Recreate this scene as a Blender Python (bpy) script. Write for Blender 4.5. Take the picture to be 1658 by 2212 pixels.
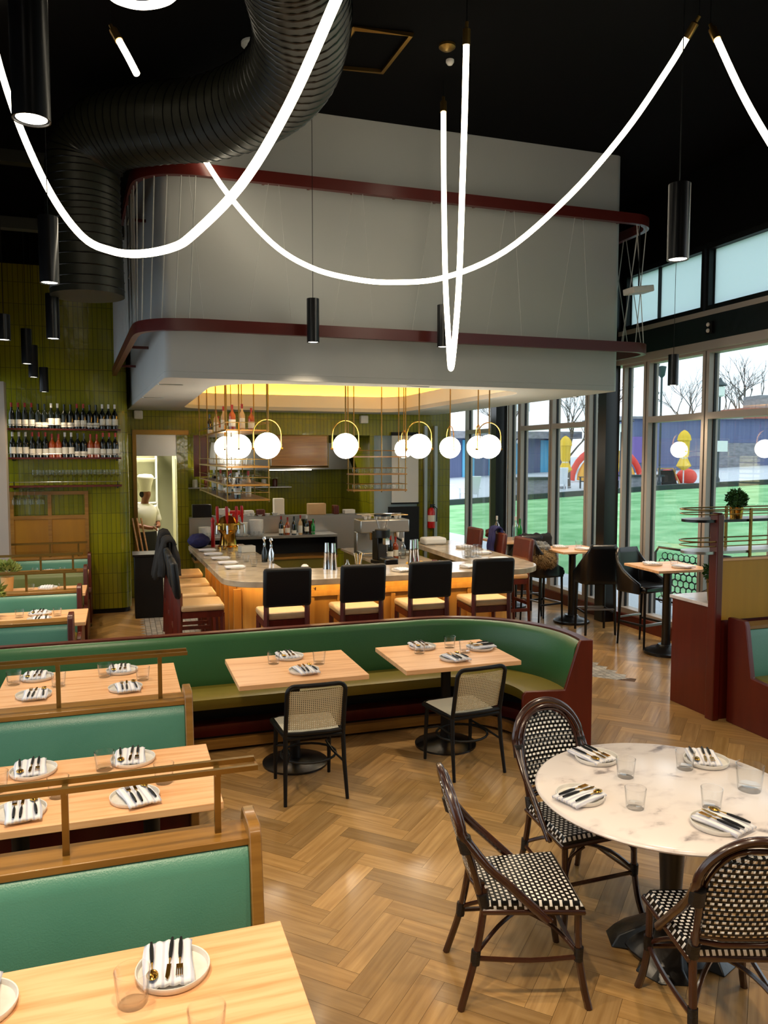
import bpy, bmesh, math, random
from math import sin, cos, pi, radians as R
from mathutils import Vector, Matrix
from mathutils.geometry import tessellate_polygon
random.seed(7)
S = bpy.context.scene
COL = S.collection
for o in list(bpy.data.objects): bpy.data.objects.remove(o)
# ------------------------------------------------------------------ camera, world, exposure
cd = bpy.data.cameras.new('camera'); cam = bpy.data.objects.new('camera', cd); COL.objects.link(cam)
cd.sensor_fit = 'VERTICAL'; cd.sensor_height = 36; cd.lens = 36*1700/2212; cd.clip_start = .05; cd.clip_end = 400
cam.location = (0, 0, 2.35); cam.rotation_euler = (pi/2-math.atan(121/1700), 0, -R(18.5))
S.camera = cam
S.view_settings.view_transform = 'Standard'; S.view_settings.look = 'None'
S.view_settings.exposure = 0.0; S.view_settings.gamma = 1; S.view_settings.use_curve_mapping = False
S.cycles.use_denoising = True; S.cycles.max_bounces = 6; S.cycles.diffuse_bounces = 3; S.cycles.adaptive_threshold = .03; S.cycles.glossy_bounces = 3
S.cycles.transparent_max_bounces = 24; S.cycles.caustics_reflective = False; S.cycles.caustics_refractive = False
S.cycles.sample_clamp_indirect = 6
W = bpy.data.worlds.new('overcast_sky'); S.world = W; W.use_nodes = True
bg = W.node_tree.nodes['Background']; bg.inputs[0].default_value = (.86, .93, 1, 1); bg.inputs[1].default_value = 2.1
WARM = (1, .80, .56); SPOT_W = 150; STRAND_E = 8; GLOBE_E = 16

# ------------------------------------------------------------------ materials
def lin(c): return tuple(((x/255)/12.92 if x <= 10 else ((x/255+.055)/1.055)**2.4) for x in c)
def nd(nt, t, **k):
    n = nt.nodes.new(t)
    for a, b in k.items(): setattr(n, a, b)
    return n
def mat(name, c, rough=.5, metal=0, c2=None, sc=(4, 4, 4), emit=0, spec=.5, bump=0, bsc=None, detail=4, coat=0, tone=False, coord='Object', lo=.3, hi=.7, sheen=0):
    m = bpy.data.materials.new(name); m.use_nodes = True; nt = m.node_tree; p = nt.nodes['Principled BSDF']; L = nt.links.new
    col = lin(c)+(1,)
    p.inputs['Base Color'].default_value = col; p.inputs['Roughness'].default_value = rough; p.inputs['Metallic'].default_value = metal
    p.inputs['Specular IOR Level'].default_value = spec; p.inputs['Coat Weight'].default_value = coat; p.inputs['Coat Roughness'].default_value = .12
    if sheen: p.inputs['Sheen Weight'].default_value = sheen
    if emit: p.inputs['Emission Color'].default_value = col; p.inputs['Emission Strength'].default_value = emit
    if c2 or bump:
        tc = nd(nt, 'ShaderNodeTexCoord'); mp = nd(nt, 'ShaderNodeMapping'); mp.inputs['Scale'].default_value = sc
        L(tc.outputs[coord], mp.inputs[0]); nz = nd(nt, 'ShaderNodeTexNoise'); nz.inputs['Scale'].default_value = 1; nz.inputs['Detail'].default_value = detail
        L(mp.outputs[0], nz.inputs['Vector'])
        if c2:
            r = nd(nt, 'ShaderNodeValToRGB'); r.color_ramp.elements[0].color = col; r.color_ramp.elements[1].color = lin(c2)+(1,)
            r.color_ramp.elements[0].position = lo; r.color_ramp.elements[1].position = hi
            L(nz.outputs[0], r.inputs[0]); out = r.outputs[0]
            if tone:
                at = nd(nt, 'ShaderNodeAttribute'); at.attribute_name = 'tone'
                mx = nd(nt, 'ShaderNodeMix', data_type='RGBA', blend_type='MULTIPLY'); mx.inputs[0].default_value = 1
                L(out, mx.inputs[6]); L(at.outputs[0], mx.inputs[7]); out = mx.outputs[2]
            L(out, p.inputs['Base Color'])
        if bump:
            b = nd(nt, 'ShaderNodeBump'); b.inputs['Strength'].default_value = bump; b.inputs['Distance'].default_value = .01
            if bsc:
                mp2 = nd(nt, 'ShaderNodeMapping'); mp2.inputs['Scale'].default_value = bsc; n2 = nd(nt, 'ShaderNodeTexNoise'); n2.inputs['Scale'].default_value = 1
                L(tc.outputs[coord], mp2.inputs[0]); L(mp2.outputs[0], n2.inputs['Vector']); L(n2.outputs[0], b.inputs['Height'])
            else: L(nz.outputs[0], b.inputs['Height'])
            L(b.outputs[0], p.inputs['Normal'])
    return m
def emis(name, c, s):
    m = bpy.data.materials.new(name); m.use_nodes = True; nt = m.node_tree; nt.nodes.clear()
    e = nd(nt, 'ShaderNodeEmission'); e.inputs[0].default_value = tuple(c)+(1,); e.inputs[1].default_value = s
    nt.links.new(e.outputs[0], nd(nt, 'ShaderNodeOutputMaterial').inputs[0]); return m
def glassy(name, tint, fac=.5, blend=.25, base=.04, rough=.02, power=1, edge=None):
    m = bpy.data.materials.new(name); m.use_nodes = True; nt = m.node_tree; nt.nodes.clear(); L = nt.links.new
    t = nd(nt, 'ShaderNodeBsdfTransparent'); t.inputs[0].default_value = tuple(tint)+(1,)
    g = nd(nt, 'ShaderNodeBsdfGlossy'); g.inputs[1].default_value = rough
    lw = nd(nt, 'ShaderNodeLayerWeight'); lw.inputs[0].default_value = blend
    ma = nd(nt, 'ShaderNodeMath', operation='MULTIPLY_ADD'); ma.inputs[1].default_value = fac; ma.inputs[2].default_value = base
    if edge:
        er = nd(nt, 'ShaderNodeValToRGB'); er.color_ramp.elements[0].position = .6; er.color_ramp.elements[0].color = tuple(tint)+(1,); er.color_ramp.elements[1].position = .98; er.color_ramp.elements[1].color = tuple(edge)+(1,); L(lw.outputs['Facing'], er.inputs[0]); L(er.outputs[0], t.inputs[0])
    pw = nd(nt, 'ShaderNodeMath', operation='POWER'); pw.inputs[1].default_value = power; L(lw.outputs['Facing'], pw.inputs[0]); L(pw.outputs[0], ma.inputs[0]); mx = nd(nt, 'ShaderNodeMixShader'); L(ma.outputs[0], mx.inputs[0]); L(t.outputs[0], mx.inputs[1]); L(g.outputs[0], mx.inputs[2])
    L(mx.outputs[0], nd(nt, 'ShaderNodeOutputMaterial').inputs[0]); return m
def frosted(name, tint, wt):
    m = bpy.data.materials.new(name); m.use_nodes = True; nt = m.node_tree; nt.nodes.clear(); L = nt.links.new
    t = nd(nt, 'ShaderNodeBsdfTranslucent'); t.inputs[0].default_value = tuple(tint)+(1,)
    d = nd(nt, 'ShaderNodeBsdfDiffuse'); d.inputs[0].default_value = tuple(tint)+(1,)
    mx = nd(nt, 'ShaderNodeMixShader'); mx.inputs[0].default_value = wt; L(d.outputs[0], mx.inputs[1]); L(t.outputs[0], mx.inputs[2])
    L(mx.outputs[0], nd(nt, 'ShaderNodeOutputMaterial').inputs[0]); return m
def uvgrid(name, c_on, c_off, size, on=.55, offset=.5, rough=.5, holes=False, ratio=1.0, bump=.4):
    """woven grid on UVs in metres: squares of c_on over c_off; with holes=True the squares are open gaps"""
    m = bpy.data.materials.new(name); m.use_nodes = True; nt = m.node_tree; p = nt.nodes['Principled BSDF']; L = nt.links.new
    uv = nd(nt, 'ShaderNodeUVMap'); sp = nd(nt, 'ShaderNodeSeparateXYZ'); L(uv.outputs[0], sp.inputs[0])
    def mt(op, a, b=None, c=None):
        n = nd(nt, 'ShaderNodeMath', operation=op)
        for i, q in enumerate((a, b, c)):
            if q is None: continue
            if isinstance(q, (int, float)): n.inputs[i].default_value = q
            else: L(q, n.inputs[i])
        return n.outputs[0]
    v = mt('DIVIDE', sp.outputs[1], size*ratio); row = mt('FLOOR', v)
    u = mt('ADD', mt('DIVIDE', sp.outputs[0], size), mt('MULTIPLY', row, offset))
    fu = mt('FRACT', u); fv = mt('FRACT', v)
    k = mt('MULTIPLY', mt('LESS_THAN', fu, on), mt('LESS_THAN', fv, on))
    p.inputs['Roughness'].default_value = rough
    if holes:
        p.inputs['Base Color'].default_value = lin(c_off)+(1,)
        tr = nd(nt, 'ShaderNodeBsdfTransparent'); mx = nd(nt, 'ShaderNodeMixShader'); out = nt.nodes['Material Output']
        L(k, mx.inputs[0]); L(p.outputs[0], mx.inputs[1]); L(tr.outputs[0], mx.inputs[2]); L(mx.outputs[0], out.inputs[0])
    else:
        mx = nd(nt, 'ShaderNodeMix', data_type='RGBA'); mx.inputs[6].default_value = lin(c_off)+(1,); mx.inputs[7].default_value = lin(c_on)+(1,)
        L(k, mx.inputs[0]); L(mx.outputs[2], p.inputs['Base Color'])
        b = nd(nt, 'ShaderNodeBump'); b.inputs['Strength'].default_value = bump; b.inputs['Distance'].default_value = .004
        L(k, b.inputs['Height']); L(b.outputs[0], p.inputs['Normal'])
    return m
def tilemat(name, c1, c2, mortar, w, h, rough=.18, axis='XZ'):
    m = bpy.data.materials.new(name); m.use_nodes = True; nt = m.node_tree; p = nt.nodes['Principled BSDF']; L = nt.links.new
    tc = nd(nt, 'ShaderNodeTexCoord'); sp = nd(nt, 'ShaderNodeSeparateXYZ'); L(tc.outputs['Object'], sp.inputs[0]); cb = nd(nt, 'ShaderNodeCombineXYZ')
    if axis == 'XZ':
        ad = nd(nt, 'ShaderNodeMath', operation='ADD'); L(sp.outputs[0], ad.inputs[0]); L(sp.outputs[1], ad.inputs[1]); L(ad.outputs[0], cb.inputs[0]); L(sp.outputs[2], cb.inputs[1])
    else: L(sp.outputs[0], cb.inputs[0]); L(sp.outputs[1], cb.inputs[1])
    bk = nd(nt, 'ShaderNodeTexBrick'); bk.offset = 0; bk.inputs['Scale'].default_value = 1; bk.inputs['Brick Width'].default_value = w; bk.inputs['Row Height'].default_value = h
    bk.inputs['Mortar Size'].default_value = .004; bk.inputs['Bias'].default_value = 0
    for i, c in ((1, c1), (2, c2), (3, mortar)): bk.inputs[i].default_value = lin(c)+(1,)
    L(cb.outputs[0], bk.inputs[0]); L(bk.outputs[0], p.inputs['Base Color']); p.inputs['Roughness'].default_value = rough
    nz = nd(nt, 'ShaderNodeTexNoise'); nz.inputs['Scale'].default_value = 9; L(tc.outputs['Object'], nz.inputs['Vector'])
    mm = nd(nt, 'ShaderNodeMath', operation='MULTIPLY_ADD'); mm.inputs[1].default_value = -1.5; L(bk.outputs[1], mm.inputs[0]); L(nz.outputs[0], mm.inputs[2])
    b = nd(nt, 'ShaderNodeBump'); b.inputs['Strength'].default_value = .35; b.inputs['Distance'].default_value = .012; L(mm.outputs[0], b.inputs['Height']); L(b.outputs[0], p.inputs['Normal'])
    return m
MT = dict(
    floor=mat('oak_herringbone', (150, 113, 64), .3, c2=(184, 147, 94), sc=(2.2, 34, 1), coord='UV', coat=.22, tone=True, bump=.05, detail=6),
    mosaic=tilemat('pebble_mosaic', (205, 200, 190), (150, 148, 142), (90, 88, 84), .07, .045, .3, 'XY'),
    subfloor=mat('dark_joint', (74, 48, 24), .7),
    ceiling=mat('black_ceiling', (5, 5, 6), .9, spec=.1),
    black=mat('matte_black', (9, 9, 10), .5, spec=.3),
    satin=mat('satin_black', (12, 12, 14), .28, spec=.5),
    iron=mat('cast_iron_black', (8, 9, 11), .3, spec=.6, bump=.1, sc=(40, 40, 40)),
    white=mat('white_plaster', (180, 180, 175), .7, c2=(174, 175, 172), sc=(1, 1, 1)),
    rail=mat('oxblood_steel', (84, 20, 12), .35, spec=.6),
    wire=mat('white_wire', (190, 190, 185), .5),
    duct=mat('spiral_duct', (30, 30, 18), .45, metal=.2),
    tile=tilemat('olive_tile', (138, 136, 20), (124, 124, 20), (86, 88, 18), .065, .30, .16),
    oak=mat('pale_oak', (214, 150, 96), .36, c2=(240, 188, 138), sc=(1.6, 24, 24), detail=7, lo=.3, hi=.56, spec=.4),
    oakdark=mat('honey_oak', (128, 88, 32), .34, c2=(156, 112, 50), sc=(2.5, 30, 30), detail=6, coat=.2),
    red=mat('oxblood_veneer', (86, 18, 8), .36, c2=(100, 26, 12), sc=(14, 14, 1.6), detail=6, coat=.15),
    redbrown=mat('mahogany_stain', (70, 20, 10), .35, c2=(92, 30, 16), sc=(20, 20, 3), detail=5),
    ochre=mat('ochre_veneer', (190, 140, 24), .5, c2=(178, 130, 24), sc=(12, 12, 1)),
    leather=mat('jade_leather', (88, 142, 120), .33, c2=(76, 132, 112), sc=(3, 3, 3), bump=.12, bsc=(160, 160, 160), spec=.5, lo=.2, hi=.8),
    leather2=mat('forest_leather', (56, 104, 58), .36, c2=(48, 96, 56), sc=(2, 2, 2), bump=.12, bsc=(160, 160, 160), lo=.2, hi=.8),
    leather3=mat('moss_leather', (108, 118, 62), .36, c2=(98, 108, 54), sc=(2, 2, 2), bump=.1, bsc=(160, 160, 160)),
    olive=mat('olive_leather', (122, 108, 34), .4, c2=(112, 100, 30), sc=(3, 3, 3), bump=.1, bsc=(160, 160, 160)),
    brass=mat('aged_brass', (136, 108, 54), .36, metal=.85),
    gold=mat('polished_brass', (212, 160, 70), .16, metal=1),
    steel=mat('brushed_steel', (176, 176, 172), .3, metal=.9, bump=.05, sc=(2, 2, 90)),
    chrome=mat('chrome', (225, 225, 225), .08, metal=1),
    grey=mat('grey_mullion', (158, 148, 138), .42, spec=.5),
    ceramic=mat('white_ceramic', (226, 222, 214), .25, c2=(218, 213, 204), sc=(30, 30, 30)),
    tan=mat('tan_leather', (196, 164, 120), .38, c2=(186, 152, 108), sc=(5, 5, 5), spec=.5),
    rattan=mat('dark_rattan', (44, 19, 12), .26, c2=(66, 34, 21), sc=(3, 3, 14), coat=.4, spec=.6),
    binding=mat('black_binding', (14, 11, 10), .4, bump=.4, sc=(20, 20, 260)),
    weave=uvgrid('black_white_weave', (246, 244, 238), (8, 8, 9), .027, on=.55, offset=.5, rough=.35, ratio=.8),
    cane=uvgrid('open_cane', (0, 0, 0), (206, 194, 160), .0135, on=.48, offset=0, rough=.6, holes=True),
    caneseat=uvgrid('cane_seat', (150, 146, 126), (216, 212, 192), .012, on=.35, offset=0, rough=.6),
    glass=glassy('tumbler_glass', (.985, .988, .988), .8, .5, .02, .01, 3, (.52, .54, .55)),
    pane=glassy('window_glass', (.93, .965, .97), .30, .45, .05, .0),
    bottleglass=mat('dark_bottle_glass', (10, 14, 9), .08, spec=.8),
    amber=mat('amber_spirit', (150, 62, 14), .1, spec=.8),
    clearglass=glassy('clear_bottle', (.88, .92, .92), .8, .5, .08),
    greenglass=mat('green_bottle_glass', (18, 120, 44), .08, spec=.8),
    paper=mat('paper_label', (226, 220, 204), .7),
    foil=mat('foil', (150, 40, 30), .3, metal=.4), foilw=mat('pale_foil', (222, 218, 210), .3),
    frost=frosted('frosted_pane', (.80, .88, .93), .75),
    grass=mat('lawn', (104, 166, 110), .9, c2=(158, 208, 156), sc=(1.1, 1.1, 1.1), detail=8, spec=.1, bump=.3),
    foliage=mat('leaf_green', (34, 70, 22), .6, c2=(60, 104, 34), sc=(40, 40, 40)),
    foliage2=mat('succulent_green', (120, 134, 56), .6, c2=(150, 160, 84), sc=(40, 40, 40)),
    pot=mat('pale_pot', (206, 160, 96), .5, c2=(196, 150, 88), sc=(8, 8, 8)),
    bark=mat('bare_bark', (92, 84, 78), .9), navy=mat('navy_cloth', (22, 28, 84), .8), blackcloth=mat('black_cloth', (10, 10, 12), .85),
    fur=mat('sand_fur', (172, 142, 96), .95, c2=(96, 76, 46), sc=(60, 60, 60), bump=1), denim=mat('charcoal_knit', (52, 58, 66), .9, c2=(150, 150, 146), sc=(18, 18, 60)),
    brownleather=mat('oxblood_leather', (74, 26, 16), .45, c2=(88, 34, 22), sc=(6, 6, 6)),
    skin=mat('brown_skin', (120, 70, 46), .5), chefwhite=mat('white_cotton', (224, 224, 220), .8),
    cream=mat('cream_wall', (206, 204, 160), .7), redpaint=mat('red_enamel', (190, 14, 14), .3), screen=mat('white_screen', (205, 205, 200), .8),
    bluewall=mat('slate_blue_cladding', (104, 116, 150), .8, c2=(90, 102, 138), sc=(6, 6, .2)), skyblue=mat('sky_blue_panel', (70, 170, 214), .7, c2=(120, 190, 220), sc=(4, 4, .3)),
    brick=mat('brown_roof', (150, 96, 84), .85, c2=(140, 84, 76), sc=(3, 3, 12)), stone=mat('grey_stone', (150, 152, 158), .9, c2=(116, 120, 126), sc=(3, 3, 8)),
    darkcap=mat('slate_cap', (40, 56, 58), .7), yellow=mat('yellow_canvas', (240, 200, 60), .7), redplastic=mat('coral_plastic', (224, 66, 54), .5),
    orangeplastic=mat('orange_vinyl', (238, 176, 60), .5), outwhite=mat('outdoor_white', (232, 236, 240), .6), teal=mat('dark_teal_metal', (30, 52, 62), .5),
    purple=mat('violet_vinyl', (120, 100, 170), .6), paving=mat('pale_paving', (196, 204, 212), .85),
)
def marble(name, base, vein, sc, lo, hi, rough=.18, c3=None):
    m = bpy.data.materials.new(name); m.use_nodes = True; nt = m.node_tree; p = nt.nodes['Principled BSDF']; L = nt.links.new
    tc = nd(nt, 'ShaderNodeTexCoord'); n1 = nd(nt, 'ShaderNodeTexNoise'); n1.inputs['Scale'].default_value = sc; n1.inputs['Detail'].default_value = 5; n1.inputs['Distortion'].default_value = .25
    mp = nd(nt, 'ShaderNodeMapping'); mp.inputs['Scale'].default_value = (1, 1.5, 1); mp.inputs['Rotation'].default_value = (0, 0, .5)
    L(tc.outputs['Object'], mp.inputs[0]); L(mp.outputs[0], n1.inputs['Vector']); r = nd(nt, 'ShaderNodeValToRGB')
    r.color_ramp.elements[0].position = lo; r.color_ramp.elements[1].position = hi; r.color_ramp.elements[0].color = lin(base)+(1,); r.color_ramp.elements[1].color = lin(vein)+(1,)
    if c3: e = r.color_ramp.elements.new((lo+hi)/2); e.color = lin(c3)+(1,)
    L(n1.outputs[0], r.inputs[0]); L(r.outputs[0], p.inputs['Base Color']); p.inputs['Roughness'].default_value = rough
    return m
MT['marble'] = marble('pale_marble', (232, 222, 216), (136, 127, 127), 6.0, .51, .72, .2, (222, 211, 206))
MT['barstone'] = marble('bar_stone', (198, 180, 154), (158, 142, 120), 5, .4, .75, .14)
MT['led'] = emis('led_tube', (1, .88, .66), STRAND_E)
MT['globe'] = emis('opal_globe', (1, .9, .72), GLOBE_E)
MT['lens'] = emis('lamp_lens', (1, .9, .74), 9)
MT['cove'] = emis('cove_strip', (1, .50, .06), 120)
MT['coveface'] = mat('cove_paint_lit', (236, 226, 202), .8)  # cove white made lighter than the soffit so it looks more strongly lit
MT['honey'] = mat('honey_panel', (160, 112, 26), .45, c2=(148, 102, 24), sc=(10, 10, 1))
MT['barwood'] = mat('bar_front_wood', (206, 152, 72), .4, c2=(190, 134, 60), sc=(16, 16, 1.6), detail=5)
MT['barled'] = emis('counter_strip', (1, .66, .26), 30)
# striped napkin
def napkin_mat():
    m = bpy.data.materials.new('striped_linen'); m.use_nodes = True; nt = m.node_tree; p = nt.nodes['Principled BSDF']; L = nt.links.new
    tc = nd(nt, 'ShaderNodeTexCoord'); w = nd(nt, 'ShaderNodeTexWave'); w.bands_direction = 'X'; w.inputs['Scale'].default_value = 11; w.inputs['Distortion'].default_value = .4
    L(tc.outputs['Object'], w.inputs[0]); r = nd(nt, 'ShaderNodeValToRGB'); r.color_ramp.elements[0].color = lin((198, 199, 212))+(1,); r.color_ramp.elements[1].color = lin((236, 234, 236))+(1,)
    r.color_ramp.elements[0].position = .12; r.color_ramp.elements[1].position = .3
    L(w.outputs[0], r.inputs[0]); L(r.outputs[0], p.inputs['Base Color']); p.inputs['Roughness'].default_value = .85; return m
MT['napkin'] = napkin_mat()

# ------------------------------------------------------------------ mesh builder
class B:
    def __init__(s): s.v = []; s.f = []; s.uv = {}; s.tone = {}
    def add(s, vs, fs, M=None, uvs=None):
        n = len(s.v); s.v += [tuple(M @ Vector(q)) if M else tuple(q) for q in vs]
        for i, f in enumerate(fs):
            if uvs: s.uv[len(s.f)] = uvs[i]
            s.f.append(tuple(a+n for a in f))
        return s
    def box(s, x0, x1, y0, y1, z0, z1, M=None):
        v = [(x, y, z) for z in (z0, z1) for x, y in ((x0, y0), (x1, y0), (x1, y1), (x0, y1))]
        return s.add(v, [(3, 2, 1, 0), (4, 5, 6, 7), (0, 1, 5, 4), (1, 2, 6, 5), (2, 3, 7, 6), (3, 0, 4, 7)], M)
    def tube(s, pts, r, n=8, closed=False, M=None, sq=None):
        P = [Vector(p) for p in pts]; k = len(P); rr = r if isinstance(r, (list, tuple)) else [r]*k
        T = []
        for i in range(k):
            a = P[(i-1) % k] if closed or i else P[i]; b = P[(i+1) % k] if closed or i < k-1 else P[i]
            t = (b-a); T.append(t.normalized() if t.length > 1e-9 else Vector((0, 0, 1)))
        u = T[0].orthogonal().normalized() if sq is None else (Vector(sq)-T[0]*Vector(sq).dot(T[0])).normalized(); vs = []
        off = pi/4 if n == 4 else 0
        for i in range(k):
            u = (u-T[i]*u.dot(T[i])); u = u.normalized() if u.length > 1e-6 else T[i].orthogonal().normalized(); w = T[i].cross(u)
            for j in range(n):
                a = 2*pi*j/n+off; vs.append(P[i]+(u*cos(a)+w*sin(a))*rr[i])
        fs = []
        for i in range(k if closed else k-1):
            for j in range(n):
                a, b = i*n+j, i*n+(j+1) % n; c, d = ((i+1) % k)*n+(j+1) % n, ((i+1) % k)*n+j; fs.append((a, b, c, d))
        if not closed: fs += [tuple(range(n))[::-1], tuple((k-1)*n+j for j in range(n))]
        return s.add(vs, fs, M)
    def lathe(s, prof, n=24, M=None, c=(0, 0, 0)):
        vs = []; ix = []
        for r, z in prof:
            if r < 1e-6: ix.append([len(vs)]*n); vs.append((c[0], c[1], c[2]+z))
            else:
                ix.append(list(range(len(vs), len(vs)+n))); vs += [(c[0]+r*cos(2*pi*j/n), c[1]+r*sin(2*pi*j/n), c[2]+z) for j in range(n)]
        fs = []
        for i in range(len(prof)-1):
            for j in range(n):
                q = []
                for a in (ix[i][j], ix[i][(j+1) % n], ix[i+1][(j+1) % n], ix[i+1][j]):
                    if a not in q: q.append(a)
                if len(q) > 2: fs.append(tuple(q))
        return s.add(vs, fs, M)
    def prism(s, poly, z0, z1, M=None):
        n = len(poly)
        vs = [(x, y, z0) for x, y in poly]+[(x, y, z1) for x, y in poly]
        return s.add(vs, [tuple(range(n))[::-1], tuple(range(n, 2*n))]+[(i, (i+1) % n, (i+1) % n+n, i+n) for i in range(n)], M)
    def ring(s, outer, inner, z0, z1):
        O = [Vector((x, y, 0)) for x, y in outer]; I = [Vector((x, y, 0)) for x, y in inner]; A = O+I; no, ni = len(O), len(I)
        tris = tessellate_polygon([O, I]); vs = [(p.x, p.y, z0) for p in A]+[(p.x, p.y, z1) for p in A]; N = len(A)
        fs = [tuple(t) for t in tris]+[tuple(i+N for i in t) for t in tris]
        fs += [(i, (i+1) % no, (i+1) % no+N, i+N) for i in range(no)]+[(no+i, no+(i+1) % ni, no+(i+1) % ni+N, no+i+N) for i in range(ni)]
        return s.add(vs, fs)
    def sweep(s, prof, path, caps=True):
        """prof: closed list of (offset, z); path: list of (x, y, nx, ny) with n the unit inward direction"""
        n = len(prof); vs = [(x+nx*o, y+ny*o, z) for x, y, nx, ny in path for o, z in prof]; fs = []
        for i in range(len(path)-1):
            for j in range(n): fs.append((i*n+j, i*n+(j+1) % n, (i+1)*n+(j+1) % n, (i+1)*n+j))
        if caps: fs += [tuple(range(n))[::-1], tuple((len(path)-1)*n+j for j in range(n))]
        return s.add(vs, fs)
    def ell(s, c, r, nu=16, nv=10, M=None, jit=0, seed=0):
        rnd = random.Random(seed); rx, ry, rz = r if isinstance(r, (tuple, list)) else (r, r, r)
        vs = [(c[0], c[1], c[2]-rz)]
        for i in range(1, nv):
            a = -pi/2+pi*i/nv
            for j in range(nu):
                k = 1+jit*(rnd.random()-.5); vs.append((c[0]+rx*k*cos(a)*cos(2*pi*j/nu), c[1]+ry*k*cos(a)*sin(2*pi*j/nu), c[2]+rz*k*sin(a)))
        vs.append((c[0], c[1], c[2]+rz)); t = len(vs)-1; fs = [(0, 1+(j+1) % nu, 1+j) for j in range(nu)]
        for i in range(nv-2):
            for j in range(nu): fs.append((1+i*nu+j, 1+i*nu+(j+1) % nu, 1+(i+1)*nu+(j+1) % nu, 1+(i+1)*nu+j))
        fs += [(t, 1+(nv-2)*nu+j, 1+(nv-2)*nu+(j+1) % nu) for j in range(nu)]
        return s.add(vs, fs, M)
    def grid(s, fn, nu, nv, us=1, vs_=1, thick=0):
        """surface fn(u,v)->xyz, u,v in 0..1, UVs in metres (us x vs_)"""
        vs = [fn(i/nu, j/nv) for j in range(nv+1) for i in range(nu+1)]; fs = []; uv = []
        for j in range(nv):
            for i in range(nu):
                a = j*(nu+1)+i; fs.append((a, a+1, a+nu+2, a+nu+1))
                uv.append([(i/nu*us, j/nv*vs_), ((i+1)/nu*us, j/nv*vs_), ((i+1)/nu*us, (j+1)/nv*vs_), (i/nu*us, (j+1)/nv*vs_)])
        return s.add(vs, fs, None, uv)
def obj(name, b, m, parent=None, smooth=45, bevel=0, mods=(), recalc=True):
    me = bpy.data.meshes.new(name); me.from_pydata(b.v, [], b.f)
    if b.uv:
        L = me.uv_layers.new(name='UVMap')
        for p in me.polygons:
            u = b.uv.get(p.index)
            if u:
                for k, li in enumerate(p.loop_indices): L.data[li].uv = u[k]
    if b.tone:
        ca = me.color_attributes.new('tone', 'FLOAT_COLOR', 'CORNER')
        for p in me.polygons:
            t = b.tone.get(p.index, (1, 1, 1))
            for li in p.loop_indices: ca.data[li].color = tuple(t)+(1,)
    if recalc and not b.tone:
        bm = bmesh.new(); bm.from_mesh(me); bmesh.ops.recalc_face_normals(bm, faces=bm.faces); bm.to_mesh(me); bm.free()
    me.materials.append(MT[m] if isinstance(m, str) else m)
    if smooth:
        me.polygons.foreach_set('use_smooth', [True]*len(me.polygons)); me.set_sharp_from_angle(angle=R(smooth))
    o = bpy.data.objects.new(name, me); COL.objects.link(o); o.parent = parent
    if bevel:
        d = o.modifiers.new('edge', 'BEVEL'); d.width = bevel; d.segments = 2; d.limit_method = 'ANGLE'; d.angle_limit = R(50)
    for t, kw in mods:
        d = o.modifiers.new(t.lower(), t)
        for k, v in kw.items(): setattr(d, k, v)
    return o
def tag(o, label, cat, group=None, kind=None):
    o['label'] = label; o['category'] = cat
    if group: o['group'] = group
    if kind: o['kind'] = kind
    return o
def thing(name, label, cat, loc=(0, 0, 0), rz=0, group=None):
    o = bpy.data.objects.new(name, None); COL.objects.link(o); o.location = loc; o.rotation_euler = (0, 0, rz); o.empty_display_size = .1
    return tag(o, label, cat, group)
def struct(name, b, m, parent=None, **k):
    o = obj(name, b, m, parent, **k)
    if parent is None: o['kind'] = 'structure'
    return o
def dup(root, loc, rz=None, label=None, group=None):
    def cp(o, par):
        c = o.copy(); COL.objects.link(c); c.parent = par
        for ch in o.children: cp(ch, c)
        return c
    r = cp(root, None); r.location = loc
    if rz is not None: r.rotation_euler = (0, 0, rz)
    if label: r['label'] = label
    if group: r['group'] = group
    return r
def TR(x=0, y=0, z=0, rx=0, ry=0, rz=0):
    return Matrix.Translation((x, y, z)) @ Matrix.Rotation(rz, 4, 'Z') @ Matrix.Rotation(ry, 4, 'Y') @ Matrix.Rotation(rx, 4, 'X')
def spline(P, k=6):
    P = [Vector(p) for p in P]; out = []
    for i in range(len(P)-1):
        p0, p1, p2, p3 = P[max(i-1, 0)], P[i], P[i+1], P[min(i+2, len(P)-1)]
        for j in range(k):
            t = j/k; out.append(.5*((2*p1)+(p2-p0)*t+(2*p0-5*p1+4*p2-p3)*t*t+(3*p1-p0-3*p2+p3)*t**3))
    return out+[P[-1]]
def rrect(x0, x1, y0, y1, r, k=6):
    if not isinstance(r, (tuple, list)): r = (r,)*4      # corners: (x1,y1) (x0,y1) (x0,y0) (x1,y0)
    out = []
    for i, (cx, cy, sx, sy) in enumerate(((x1, y1, -1, -1), (x0, y1, 1, -1), (x0, y0, 1, 1), (x1, y0, -1, 1))):
        q = r[i]
        if q <= 0: out.append((cx, cy)); continue
        for j in range(k+1):
            a = pi/2*(i+j/k); out.append((cx+sx*q+q*cos(a), cy+sy*q+q*sin(a)))
    return out

# ================================================================== SETTING
XL, XR, YB, YF, ZC = -1.68, 6.65, -4.0, 12.6, 5.75
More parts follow.
